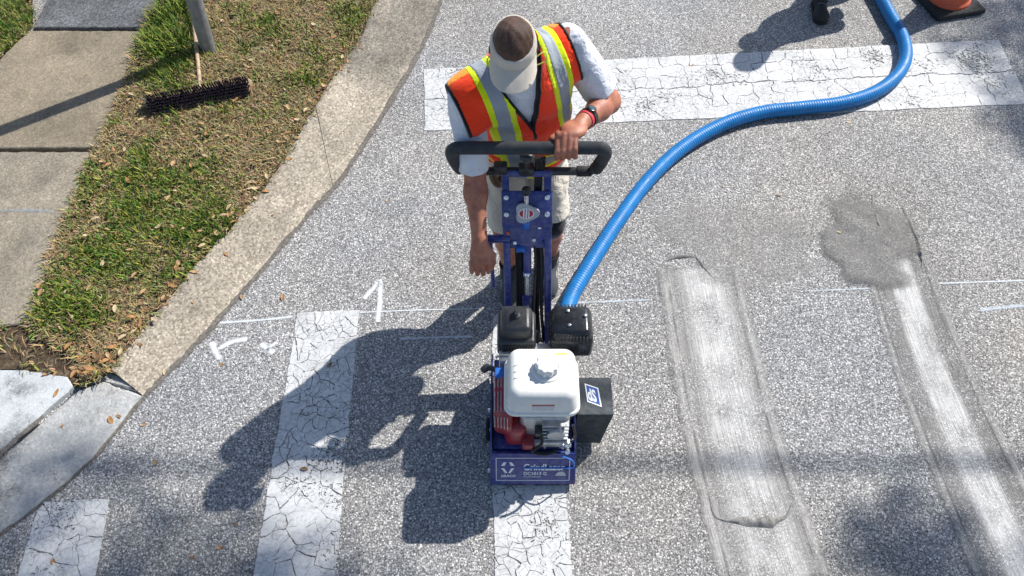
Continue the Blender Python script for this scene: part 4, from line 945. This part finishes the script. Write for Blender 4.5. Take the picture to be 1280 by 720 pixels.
# left arm, hand over the grip
g4 = Grid((.12, 2.42, 1.05), (.49, 2.92, 1.54), .0042)
kn0 = A(.220, 2.508, 1.256)
arm = union(.03, g4.cap(shL, elL, .060, .050), g4.cap(elL, elL * .6 + wrL * .4, .050, .050), g4.cap(elL * .6 + wrL * .4, wrL, .048, .031))
dl = kn0 - wrL; ll = np.linalg.norm(dl); dl /= ll; kx = A(-.94, .10, .0); kx /= np.linalg.norm(kx)          # knuckle row: index towards the middle of the bar
hand = union(.018, g4.cap(wrL - dl * .01, wrL + dl * .03, .031, .030), g4.ell(wrL + dl * (ll * .58), (.047, .062, .023), (kx - dl * (kx @ dl), dl, np.cross(kx, dl))), g4.cap(kn0 - kx * .036 + A(0, .012, -.006), kn0 + kx * .032 + A(0, -.004, .002), .0135))
arm = smin(arm, hand, .022)
for q, o in enumerate((.036, .0125, -.0125, -.036)):
    b0 = kn0 + kx * o * .95 + A(0, (.010, -.002, .004, .014)[q], (-.002, .004, .002, -.005)[q]); lenk = (1.0, 1.06, 1.0, .86)[q]
    b1 = A(b0[0] - .003, HY - .030 * lenk - .008, HZ + .016 + .004 * (q - 1)); b2 = A(b1[0] + .002 * (q - 1.5), HY - .038, HZ - .020 + .003 * q); b3 = A(b2[0], HY - .014, HZ - .038); 
    arm = smin(arm, union(.006, g4.cap(b0, b1, .0142, .0125), g4.cap(b1, b2, .0128, .0112), g4.cap(b2, b3, .0108, .0090)), .0035)
t0 = wrL + dl * .045 + kx * .032; t1 = A(.165, 2.535, 1.214); t2 = A(.150, 2.520, 1.180); t3 = A(.152, 2.495, 1.168)
arm = smin(arm, union(.008, g4.cap(t0, t1, .019, .0145), g4.cap(t1, t2, .0140, .012), g4.cap(t2, t3, .0118, .0095)), .012)
meshes.append(nets(g4, arm))
V = np.concatenate([relax(m[0], m[1], 1) for m in meshes]); off = np.cumsum([0] + [len(m[0]) for m in meshes[:-1]]); F = np.concatenate([m[1] + o for m, o in zip(meshes, off)])
body = mesh_obj('body', np_mesh('body', V, F), 'skin', pr)
# clothes
g5 = Grid((-.34, 2.42, .70), (.46, 3.05, 1.60), .0058); T = torso(g5)
armc = np.minimum(g5.cap(shR - ez * .01, elR + A(0, -.02, -.04), .078, .061), g5.cap(shL - ez * .012, elL * .9 + shL * .1, .074, .080))
shirt = smin(T - .012, armc, .05) + g5.wob(38, .4, .0035)
cutR = g5.plane(elR + A(0, -.02, -.02), elR - shR + A(0, -.03, 0)); cutL = g5.plane(elL * .80 + shL * .20, elL - shL)
zl = g5.plane(oc, ez); xl = g5.plane(oc, ex); yl = g5.plane(oc, ey)
nearR = g5.cap(shR, elR + (elR - shR) * .4, .15) < 0; nearL = g5.cap(shL, elL + (elL - shL) * .4, .16) < 0
sh = np.where(nearR, np.maximum(shirt, cutR), shirt); sh = np.where(nearL, np.maximum(sh, cutL), sh)
sh = np.maximum(sh, g5.plane(nec + A(0, -.005, .012), A(0, -.42, .9))); sh = np.maximum(sh, .74 - g5.Z + 0 * sh)
sdf_obj('tshirt', g5, sh, 'tshirt', pr, 2)
stub = np.minimum(g5.cap(shR, shR * .7 + elR * .3, .078, .082), g5.cap(shL, shL * .75 + elL * .25, .078, .080))
Vb = smin(T - .030, stub - .008, .06) - .010 * np.clip(-(zl + .30) / .25, 0, 1) + g5.wob(30, 1.9, .004)
lim = np.abs(xl + .036) - (.257 + .02 * np.clip(-zl / .4, 0, 1))
hem = .79 - g5.Z + .0 * Vb; neckcut = -(g5.cap(oc - ey * .0, nec + ez * .2 - ey * .06, .070, .070))
vd = -(zl - .05)                                   # depth below the shoulder line
front = yl + .02
slit = np.abs(xl + .040) - np.clip(.078 - vd * .29, .0, .2)          # V opening
Vopen = np.where(front < 0, -slit, 1.0)
vest = np.maximum(np.maximum(np.maximum(Vb, lim), hem), neckcut); vest = np.maximum(vest, np.where((slit < 0.004) & (front < 0.0) & (vd < .27), -slit, -1.0))
vest_o = sdf_obj('safety_vest', g5, vest, 'vest', pr, 1)
def band(c0, c1, extra, mat, name, hi=None):
    D = np.maximum(vest - extra, np.maximum(c0 - xl, xl - c1)); 
    if hi is not None: D = np.maximum(D, hi)
    return sdf_obj(name, g5, D, mat, vest_o, 1)
for s in (-1, 1):
    cI, cO = (.105, .160) if s > 0 else (.115, .172)
    band(min(s * (cI - .024), s * (cO + .024)), max(s * (cI - .024), s * (cO + .024)), .0026, 'lime', 'lime_trim')
    band(min(s * cI, s * cO), max(s * cI, s * cO), .0052, 'tape', 'reflective_stripe')
    D = np.maximum(np.maximum(np.maximum(Vb - .0030, hem), lim - .004), -(lim + .009)); D = np.maximum(D, -s * xl); sdf_obj('edge_binding', g5, D, 'bind', vest_o, 1, largest=True)
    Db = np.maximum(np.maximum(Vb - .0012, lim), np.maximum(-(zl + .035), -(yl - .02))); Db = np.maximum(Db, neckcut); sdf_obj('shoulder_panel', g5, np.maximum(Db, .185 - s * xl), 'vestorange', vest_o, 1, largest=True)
D = np.maximum(np.maximum(vest - .0025, np.abs(g5.Z - .815) - .010), -1 - 0 * vest); sdf_obj('lime_hem', g5, D, 'lime', vest_o, 1)
D = np.maximum(np.maximum(vest - .0020, np.abs(g5.Z - .955) - .022 ), front); sdf_obj('reflective_stripe', g5, np.maximum(D, np.abs(xl) - .19), 'tape', vest_o, 1)
for zz in (.985, .925): sdf_obj('lime_trim', g5, np.maximum(np.maximum(vest - .0024, np.abs(g5.Z - zz) - .009), front), 'lime', vest_o, 1)
Dv = np.maximum(np.maximum(np.maximum(Vb, hem), np.abs(slit) - .0055), np.maximum(front, vd - .33)); sdf_obj('neck_binding', g5, Dv - .0025, 'bind', vest_o, 1)
# pocket flap on the wearer's left chest
pk = np.maximum(np.maximum(Vb - .006, np.abs(xl - .125) - .060), np.maximum(np.abs(zl + .315) - .008, front)); sdf_obj('pocket_edge', g5, pk, 'vest', vest_o, 1)
g6 = Grid((-.2, 2.5, .48), (.42, 3.06, 1.02), .0065)
sb = union(.03, g6.cap(hipR + A(0, 0, .0), knR + A(0, .0, .03), .098, .086), g6.cap(hipL, knL + A(.0, 0, .03), .098, .088)); sb = smin(sb, g6.ell((hipR + hipL) / 2 + A(0, .005, .03), (.172, .124, .13)), .05) + g6.wob(30, 2.2, .0045)
sb = np.maximum(sb, np.where(g6.X < .08, .545, .575) - g6.Z); sb = np.maximum(sb, g6.Z - .98); sdf_obj('shorts', g6, sb, 'shorts', pr, 2)
g7 = Grid((.1, 2.6, .36), (.3, 2.86, .64), .0055); ks = np.maximum(union(.03, g7.cap(hipL, knL, .089, .062), g7.cap(knL, knL * .6 + anL * .4 + A(0, .028, 0), .061, .060)), np.abs(g7.Z - .50) - .095); sdf_obj('knee_sleeve', g7, ks, 'sleeve', pr, 1)
for an, kn_ in ((anR, knR), (anL, knL)):
    g8 = Grid(an - A(.09, .26, .09), an + A(.09, .15, .22), .005)
    sk = np.maximum(g8.cap(an + A(0, 0, -.02), an * .6 + kn_ * .4, .044, .058), g8.Z - .175); sdf_obj('sock', g8, sk, 'sock', pr, 1)
    up = union(.03, g8.ell(an + A(0, .02, -.03), (.040, .060, .055)), g8.cap(an + A(0, .01, -.035), an + A(-.006, -.15, -.052), .040, .038), g8.ell(an + A(-.004, -.14, -.050), (.047, .068, .036)), g8.cap(an + A(0, .004, -.01), an + A(0, .006, .025), .046, .045))
    up = np.maximum(up, .022 - g8.Z); shoe = sdf_obj('shoe', g8, up, 'shoe', pr, 1)
    so = np.maximum(union(.03, g8.cap(an + A(0, .035, -.075), an + A(-.006, -.15, -.075), .043, .049)), np.abs(g8.Z - .014) - .012); sdf_obj('sole', g8, so, 'soleg', shoe, 1)
# hair, visor
hz = g2.plane(hdc, hu); hyf = g2.plane(hdc, hf); tilt = hz - .30 * hyf      # visor plane rises a little to the back
hair = np.maximum(Hd - .0045 + g2.wob(160, .7, .0012), np.minimum(-(hz - .032), np.maximum(hyf + .005, -(hz + .06)))); hair = np.maximum(hair, np.maximum(hyf - .10, -(hz + .075))); sdf_obj('hair', g2, hair, 'hair', pr, 0)
vh = hz + .05 * hyf
skull = union(.03, g2.ell(hdc + .018 * hu - .012 * hf, (.078, .098, .098), (hx, hf, hu)), g2.ell(hdc - .055 * hu + .018 * hf, (.060, .070, .072), (hx, hf, hu)))
vb = np.maximum(skull - .0105, np.abs(vh - .042) - np.clip(.017 + .10 * (hyf + .03), .014, .026)); visor = sdf_obj('visor', g2, vb, 'visor', pr, 1)
bv = []; bf = []; na, nr = 28, 10
for i in range(na + 1):
    th = R(-78 + 156 * i / na)
    for j in range(nr + 1):
        t = j / nr; ext = .086 * (math.cos(th) ** .34 if math.cos(th) > 0 else 0)
        rx, ry = .0880, .1040
        px_ = math.sin(th) * (rx + .004 * t); pf_ = math.cos(th) * ry + ext * t - .012
        dz = .024 - .018 * t - .030 * t * abs(math.sin(th)) ** 2 - .016 * abs(math.sin(th)) ** 2
        for_ = hdc + hx * px_ + hf * pf_ + hu * dz
        bv.append(tuple(for_))
m_ = nr + 1; bf = [(i * m_ + j, i * m_ + j + 1, (i + 1) * m_ + j + 1, (i + 1) * m_ + j) for i in range(na) for j in range(nr)]
n_ = len(bv); bv2 = [tuple(np.array(v) - hu * .004) for v in bv]; rim = [i * m_ + nr for i in range(na + 1)]
bf += [tuple(n_ + q for q in f[::-1]) for f in bf] + [(rim[i], n_ + rim[i], n_ + rim[i + 1], rim[i + 1]) for i in range(na)]
brim = MB().add(bv + bv2, bf).build('brim', 'visor', visor, sharp=60)
lgp = A(*bv[int(na * .80) * m_ + nr - 1])
MB().box(Vector(lgp) - Vector((.007, .004, .002)), Vector(lgp) + Vector((.006, .004, .004)), .001, 1).build('brim_emblem', 'knobgrey', visor)
# eyes, glasses cord, watch, bands, glove at the belt
for s in (-1, 1): MB().ball(Vector(hdc - .012 * hu + s * .034 * hx + .083 * hf), .0115, 12).build('eye', 'label', body)
MB().tube([Vector(hdc + hx * .082 - hu * .02 + hf * .02), Vector(hdc + hx * .115 - hu * .012 + hf * .0), Vector(hdc + hx * .125 - hu * .045 + hf * .015), Vector(hdc + hx * .085 - hu * .06 + hf * .03)], .0026, 6, smooth=6).build('glasses_cord', 'cordlime', pr)
MB().tube([Vector(hdc - hx * .082 - hu * .02 + hf * .02), Vector(hdc - hx * .098 - hu * .05 + hf * .01), Vector(hdc - hx * .10 - hu * .09 + hf * .02)], .0026, 6, smooth=6).build('glasses_cord', 'cordlime', pr)
def ring(mb, c, d, r0, r1, w, seg=28):
    d = Vector(d).normalized(); u = d.cross(Vector((0, 0, 1))).normalized(); v = d.cross(u)
    V = [Vector(c) + d * a + (u * math.cos(2 * math.pi * k / seg) + v * math.sin(2 * math.pi * k / seg)) * r for k in range(seg) for a, r in ((-w / 2, r0), (-w / 2, r1), (w / 2, r1), (w / 2, r0))]
    return mb.add(V, [(k * 4 + j, k * 4 + (j + 1) % 4, ((k + 1) % seg) * 4 + (j + 1) % 4, ((k + 1) % seg) * 4 + j) for k in range(seg) for j in range(4)])
fd = wrL - elL; fd /= np.linalg.norm(fd); wc = wrL - fd * .040
watch = ring(MB(), wc, fd, .030, .0425, .024).build('wristwatch', 'rubber', pr)
fnv = Vector((-.05, -.35, .93)); fnv = (fnv - Vector(fd) * fnv.dot(Vector(fd))).normalized()
MB().cyl(Vector(wc) + fnv * .036, Vector(wc) + fnv * .051, .022, .020, seg=24, bev=.003).build('watch_case', 'blackgloss', watch)
MB().cyl(Vector(wc) + fnv * .051, Vector(wc) + fnv * .0522, .0145, seg=20).build('watch_face', 'glass', watch)
ring(MB(), wrL - fd * .012, fd, .028, .0405, .017).build('bracelet', 'redband', pr)
MB().tube([(-.075, 2.66, .93), (-.085, 2.635, .90), (-.070, 2.625, .865), (-.05, 2.64, .85), (-.045, 2.655, .88)], [.012, .016, .018, .019, .019, .018, .018, .018, .019, .02, .02, .02, .02, .02, .02, .018, .016], 10, smooth=4).build('glove', 'leather', pr)

# ---- helper beyond the stop line, only a shoe and the shadow reach into view
p2 = empty('person', (2.52, 5.5, 0), label='person in dark shoes crouching beside the blue hose', cat='person')
o2 = A(2.53, 5.52, 0)
fL, fR = A(2.17, 5.16, .09), A(2.84, 5.90, .09); kL, kR = A(2.26, 5.20, .50), A(2.84, 5.56, .26); h1_, h2_ = A(2.58, 5.62, .50), A(2.76, 5.70, .50)
c2_ = A(2.62, 5.52, .84); n2 = A(2.57, 5.42, 1.04); s1_, s2_ = A(2.42, 5.40, .98), A(2.75, 5.50, .98); d2 = A(2.55, 5.36, 1.19)
e1, e2 = A(2.36, 5.34, .72), A(2.78, 5.40, .70); w1, w2 = A(2.38, 5.24, .56), A(2.70, 5.46, .52)
ga = Grid((2.0, 4.98, .0), (3.05, 6.05, 1.42), .012)
bd2 = union(.05, ga.cap(h1_, kL, .08, .055), ga.cap(kL, fL, .055, .038), ga.cap(h2_, kR, .08, .055), ga.cap(kR, fR, .055, .038), ga.ell((h1_ + h2_) / 2, (.16, .12, .13)), ga.ell(c2_, (.17, .12, .24)), ga.cap(s1_, s2_, .065), ga.cap(n2, d2, .055), ga.ell(d2 + A(0, 0, .02), (.08, .10, .12)))
ar2 = union(.02, ga.cap(s1_, e1, .055, .045), ga.cap(e1, w1, .045, .032), ga.cap(s2_, e2, .055, .045), ga.cap(e2, w2, .045, .032), ga.ell(w1 + A(.01, -.06, -.01), (.04, .06, .025)), ga.ell(w2 + A(-.01, -.06, -.02), (.04, .06, .025)))
sdf_obj('body', ga, smin(bd2, ar2, .02), 'skin', p2, 1)
sdf_obj('shirt', ga, np.maximum(smin(bd2, np.minimum(ga.cap(s1_, e1, .065, .06), ga.cap(s2_, e2, .065, .06)), .04) - .014, np.maximum(.50 - ga.Z - (5.5 - ga.Y) * .4, ga.Z - 1.05)), 'darkshirt', p2, 1)
sdf_obj('trousers', ga, np.maximum(bd2 - .018, np.maximum(.10 - ga.Z, ga.Z - .64)), 'trouser', p2, 1)
sdf_obj('cap', ga, np.maximum(ga.ell(d2 + A(0, 0, .02), (.092, .112, .132)), d2[2] + .03 - ga.Z), 'trouser', p2, 1)
for an, dr in ((fL, A(-.10, -.99, 0)), (fR, A(-.3, -.95, 0))):
    gb = Grid(an - A(.2, .26, .09), an + A(.16, .16, .08), .005)
    up = union(.03, gb.ell(an - dr * .02 + A(0, 0, -.03), (.042, .062, .055)), gb.cap(an - dr * .01 + A(0, 0, -.03), an + dr * .15 + A(0, 0, -.05), .042, .038), gb.ell(an + dr * .145 + A(0, 0, -.05), (.05, .066, .038)), gb.cap(an, an + A(0, 0, .03), .047))
    s_ = sdf_obj('shoe', gb, np.maximum(up, .020 - gb.Z), 'rubber', p2, 1)
    sdf_obj('sole', gb, np.maximum(gb.cap(an - dr * .04 + A(0, 0, -.075), an + dr * .155 + A(0, 0, -.075), .046, .052), np.abs(gb.Z - .013) - .011), 'rubber', s_, 1)
    for k in range(4):
        c_ = an + dr * (.045 + .024 * k) + A(0, 0, .006 - .010 * k); sdv = A(-dr[1], dr[0], 0)
        MB().tube([Vector(c_ + sdv * .026 + A(0, 0, -.006)), Vector(c_ + A(0, 0, .003)), Vector(c_ - sdv * .026 + A(0, 0, -.006))], .0042, 6, smooth=3).build('lace', 'steel', s_)

# ================================================================== FALLEN LEAVES
def leaf_mesh(seed):
    r = random.Random(seed); L = 1.0; W = r.uniform(.17, .26); cu = r.uniform(-.3, .45); fo = r.uniform(.15, .6); V = []; n = 7
    for i in range(n + 1):
        t = i / n; w = W * math.sin(math.pi * min(1, t * .93 + .04)) ** .8 * (1.0 if t < .97 else .2); z = cu * (t - .5) ** 2 + .05 * math.sin(5 * t + seed)
        V += [(-.5 + t, -w, z + w * fo * r.uniform(.6, 1.2)), (-.5 + t, 0, z), (-.5 + t, w, z + w * fo * r.uniform(.6, 1.2))]
    F = [(i * 3 + j, i * 3 + j + 1, (i + 1) * 3 + j + 1, (i + 1) * 3 + j) for i in range(n) for j in range(2)]
    zm = min(v[2] for v in V); me = np_mesh('leaf', [(x, y, z - zm) for x, y, z in V], F); return me
protos = {}
for s in range(6):
    for q in range(4): me = leaf_mesh(s); me.materials.append(M['leaf%d' % q]); protos[s, q] = me
LR = random.Random(31); settle = []
GRP = {'grass': ('dry fallen leaf lying on the grass verge', 'fallen leaves on the verge'), 'edge': ('dry fallen leaf caught along the grass edge of the concrete gutter', 'leaves along the gutter edge'), 'gut': ('dry fallen leaf lying on the pale concrete gutter', 'leaves on the gutter'), 'road': ('single dry fallen leaf lying on the asphalt road', 'leaves on the road'), 'walk': ('dry fallen leaf lying on the driveway apron', 'leaves on the apron'), 'soil': ('dry fallen leaf lying on the bare soil corner of the verge', 'leaves on the bare soil')}
def leaf(px, py, z, size, kind, q=None, rot=None):
    o = bpy.data.objects.new('fallen_leaf', protos[LR.randrange(6), LR.choice([0, 0, 1, 2, 2, 3]) if q is None else q]); col.objects.link(o)
    p = P(px, py, z); o.location = p; size *= .86; o.scale = (size, size, size * LR.uniform(.6, 1.3)); o.rotation_euler = (LR.uniform(-.12, .12), LR.uniform(-.12, .12), LR.uniform(0, 6.28) if rot is None else rot)
    if kind != 'grass': settle.append(o)
    lb, gp_ = GRP[kind]; cn = o.data.materials[0].name.split('.')[0].replace('leaf_', '').replace('_', ' '); props(o, lb.replace('dry', cn, 1), 'leaf', gp_ + ', ' + cn)
for k in range(92):                                                   # along the gutter edge
    t = LR.betavariate(1.9, 1.1); i = t * (len(gut_in) - 2) + 1; i0 = min(int(i), len(gut_in) - 2); a, b = gut_in[i0], gut_in[i0 + 1]; f = i - i0
    leaf(a[0] + (b[0] - a[0]) * f + LR.gauss(-5, 7), a[1] + (b[1] - a[1]) * f + LR.gauss(-3, 5), .056, LR.uniform(.035, .068), 'edge')
n = 0
while n < 80:
    x = LR.uniform(40, 430); y = LR.uniform(110, 455) if LR.random() < .85 else LR.uniform(10, 110)
    if not inside(np.array([x]), np.array([y]), [(p[0] - 12, p[1]) for p in verge_px])[0] or (x < 100 and y > 425): continue
    leaf(x, y, .070, LR.uniform(.032, .062), 'grass'); n += 1
for k in range(30): leaf(LR.gauss(108, 18), LR.gauss(448, 12), .055 + LR.uniform(0, .02), LR.uniform(.035, .07), 'soil', LR.choice([1, 1, 3, 0]))
for x, y, s in ((195, 403, .05), (176, 432, .04), (203, 461, .045), (283, 318, .04), (452, 62, .04), (436, 90, .035), (417, 145, .03), (340, 268, .03), (240, 376, .04)): leaf(x, y, .035, s, 'gut')
for x, y, s, q in ((353, 371, .05, 1), (302, 371, .04, 0), (277, 455, .03, 1), (412, 456, .04, 3), (140, 527, .055, 1), (150, 522, .04, 1), (193, 578, .04, 0), (179, 530, .03, 1), (274, 684, .035, 1), (240, 696, .03, 3), (380, 586, .045, 3), (66, 702, .05, 1), (295, 655, .03, 3), (446, 187, .03, 0), (905, 232, .03, 2), (1048, 291, .03, 2), (1062, 152, .045, 2), (866, 81, .035, 0), (974, 243, .035, 0), (922, 163, .03, 2), (485, 250, .03, 0)): leaf(x, y, .008, s, 'road', q)
for x, y, s in ((70, 491, .055), (57, 468, .04), (76, 530, .025)): leaf(x, y, .038, s, 'walk', 1)

bpy.context.view_layer.update(); dg = bpy.context.evaluated_depsgraph_get()
for o in settle:
    o.hide_viewport = True
bpy.context.view_layer.update(); dg = bpy.context.evaluated_depsgraph_get()
for o in settle:
    hit, loc, *_r = scene.ray_cast(dg, Vector((o.location.x, o.location.y, .30)), Vector((0, 0, -1)))
    if hit and loc.z < .16: o.location.z = loc.z + .0015
    o.hide_viewport = False
# ================================================================== OVERHEAD CABLE (its shadow crosses the road)
sh_ = Vector((math.sin(R(SUN_AZ)), math.cos(R(SUN_AZ)), 0)) / math.tan(R(SUN_EL)); zc = 8.5
ca = P(-60, 585) + sh_ * zc; cb2 = P(1340, 577) + sh_ * zc; dd = (cb2 - ca).normalized(); ca -= dd * 8; cb2 += dd * 8
cab = MB().tube([Vector((*(ca.lerp(cb2, i / 20)).to_2d(), zc + .25 * ((i - 10) / 10) ** 2)) for i in range(21)], .026, 10)
cab.build('overhead_cable', 'cable', None, (0, 6, 0), label='thick black utility cable strung above the road', cat='cable')

# ================================================================== STREET TREE (stands outside the frame; its crown shades the corners of the road)
tr = empty('oak_tree', (11.5, 2.2, 0), label='broad leafy oak tree beside the road', cat='tree')
TR = random.Random(5); tzs = 8.6
shade = [(-2.2, 1.05, .75), (-1.35, .98, .5), (-.85, .92, .42), (-.45, .72, .4), (1.72, 1.22, .34), (2.5, .8, .6), (3.6, 4.9, .75), (3.4, 4.0, .45), (.4, .1, .7), (-.8, .1, .7), (-3.2, .3, .8), (4.2, 2.6, .6), (4.6, 1.2, .8)]
clumps = [(Vector((x, y, 0)) + sh_ * (tzs + dz)) + Vector((0, 0, tzs + dz)) for x, y, _ in shade for dz in (TR.uniform(-.5, .6),)]
crad = [q[2] for q in shade]
for k in range(16):
    c = Vector((TR.uniform(6.5, 13), TR.uniform(-1.0, 4.5), TR.uniform(7.4, 11))); g_ = c - sh_ * c.z
    if 1.0 < g_.y < 6.0 and -4.5 < g_.x < 4.5: continue
    clumps.append(c); crad.append(TR.uniform(.8, 1.3))
tk_ = MB(); fork = Vector((11.4, 2.3, 4.2)); tk_.tube([(11.5, 2.2, -.1), (11.52, 2.2, .4), (11.45, 2.25, 2.2), fork], [.42, .34, .29, .26], 14)
for c in clumps:
    g_ = c - sh_ * c.z; m_ = fork.lerp(c, .5) + Vector((0, 0, .9))
    if g_.x < 3.0 and abs(g_.y) < 3: m_ = Vector((max(g_.x, 0) * .6 + 1.5, -1.6, 0)) + sh_ * 7.6 + Vector((0, 0, 7.6))
    tk_.tube([fork, m_, c], [.12] * 3 + [.09] * 3 + [.045] * 3, 7, smooth=4)
tk_.build('trunk', 'bark', tr)
LV = []; LC = []; rg = np.random.default_rng(8)
for c, r_ in zip(clumps, crad):
    n_l = int(1500 * r_ ** 2) + 200; d = rg.normal(size=(n_l, 3)); d /= np.linalg.norm(d, axis=1)[:, None]; p = np.array(c) + d * (r_ * rg.random((n_l, 1)) ** .45) * np.array([1, 1, .6])
    a = rg.normal(size=(n_l, 3)); a /= np.linalg.norm(a, axis=1)[:, None]; b_ = np.cross(a, rg.normal(size=(n_l, 3))); b_ /= np.linalg.norm(b_, axis=1)[:, None]
    LV.append(np.stack([p - a * .055, p + b_ * .024, p + a * .055, p - b_ * .024], 1).reshape(-1, 3)); LC.append(np.stack([rg.uniform(.04, .09, n_l), rg.uniform(.10, .17, n_l), rg.uniform(.02, .04, n_l), np.ones(n_l)], 1))
LV = np.concatenate(LV); LC = np.concatenate(LC); me = np_mesh('crown', LV, np.arange(len(LV)).reshape(-1, 4), False)
at = me.color_attributes.new('Col', 'FLOAT_COLOR', 'POINT'); at.data.foreach_set('color', np.repeat(LC, 4, 0).astype(np.float32).ravel())
mesh_obj('crown', me, 'foliage', tr)
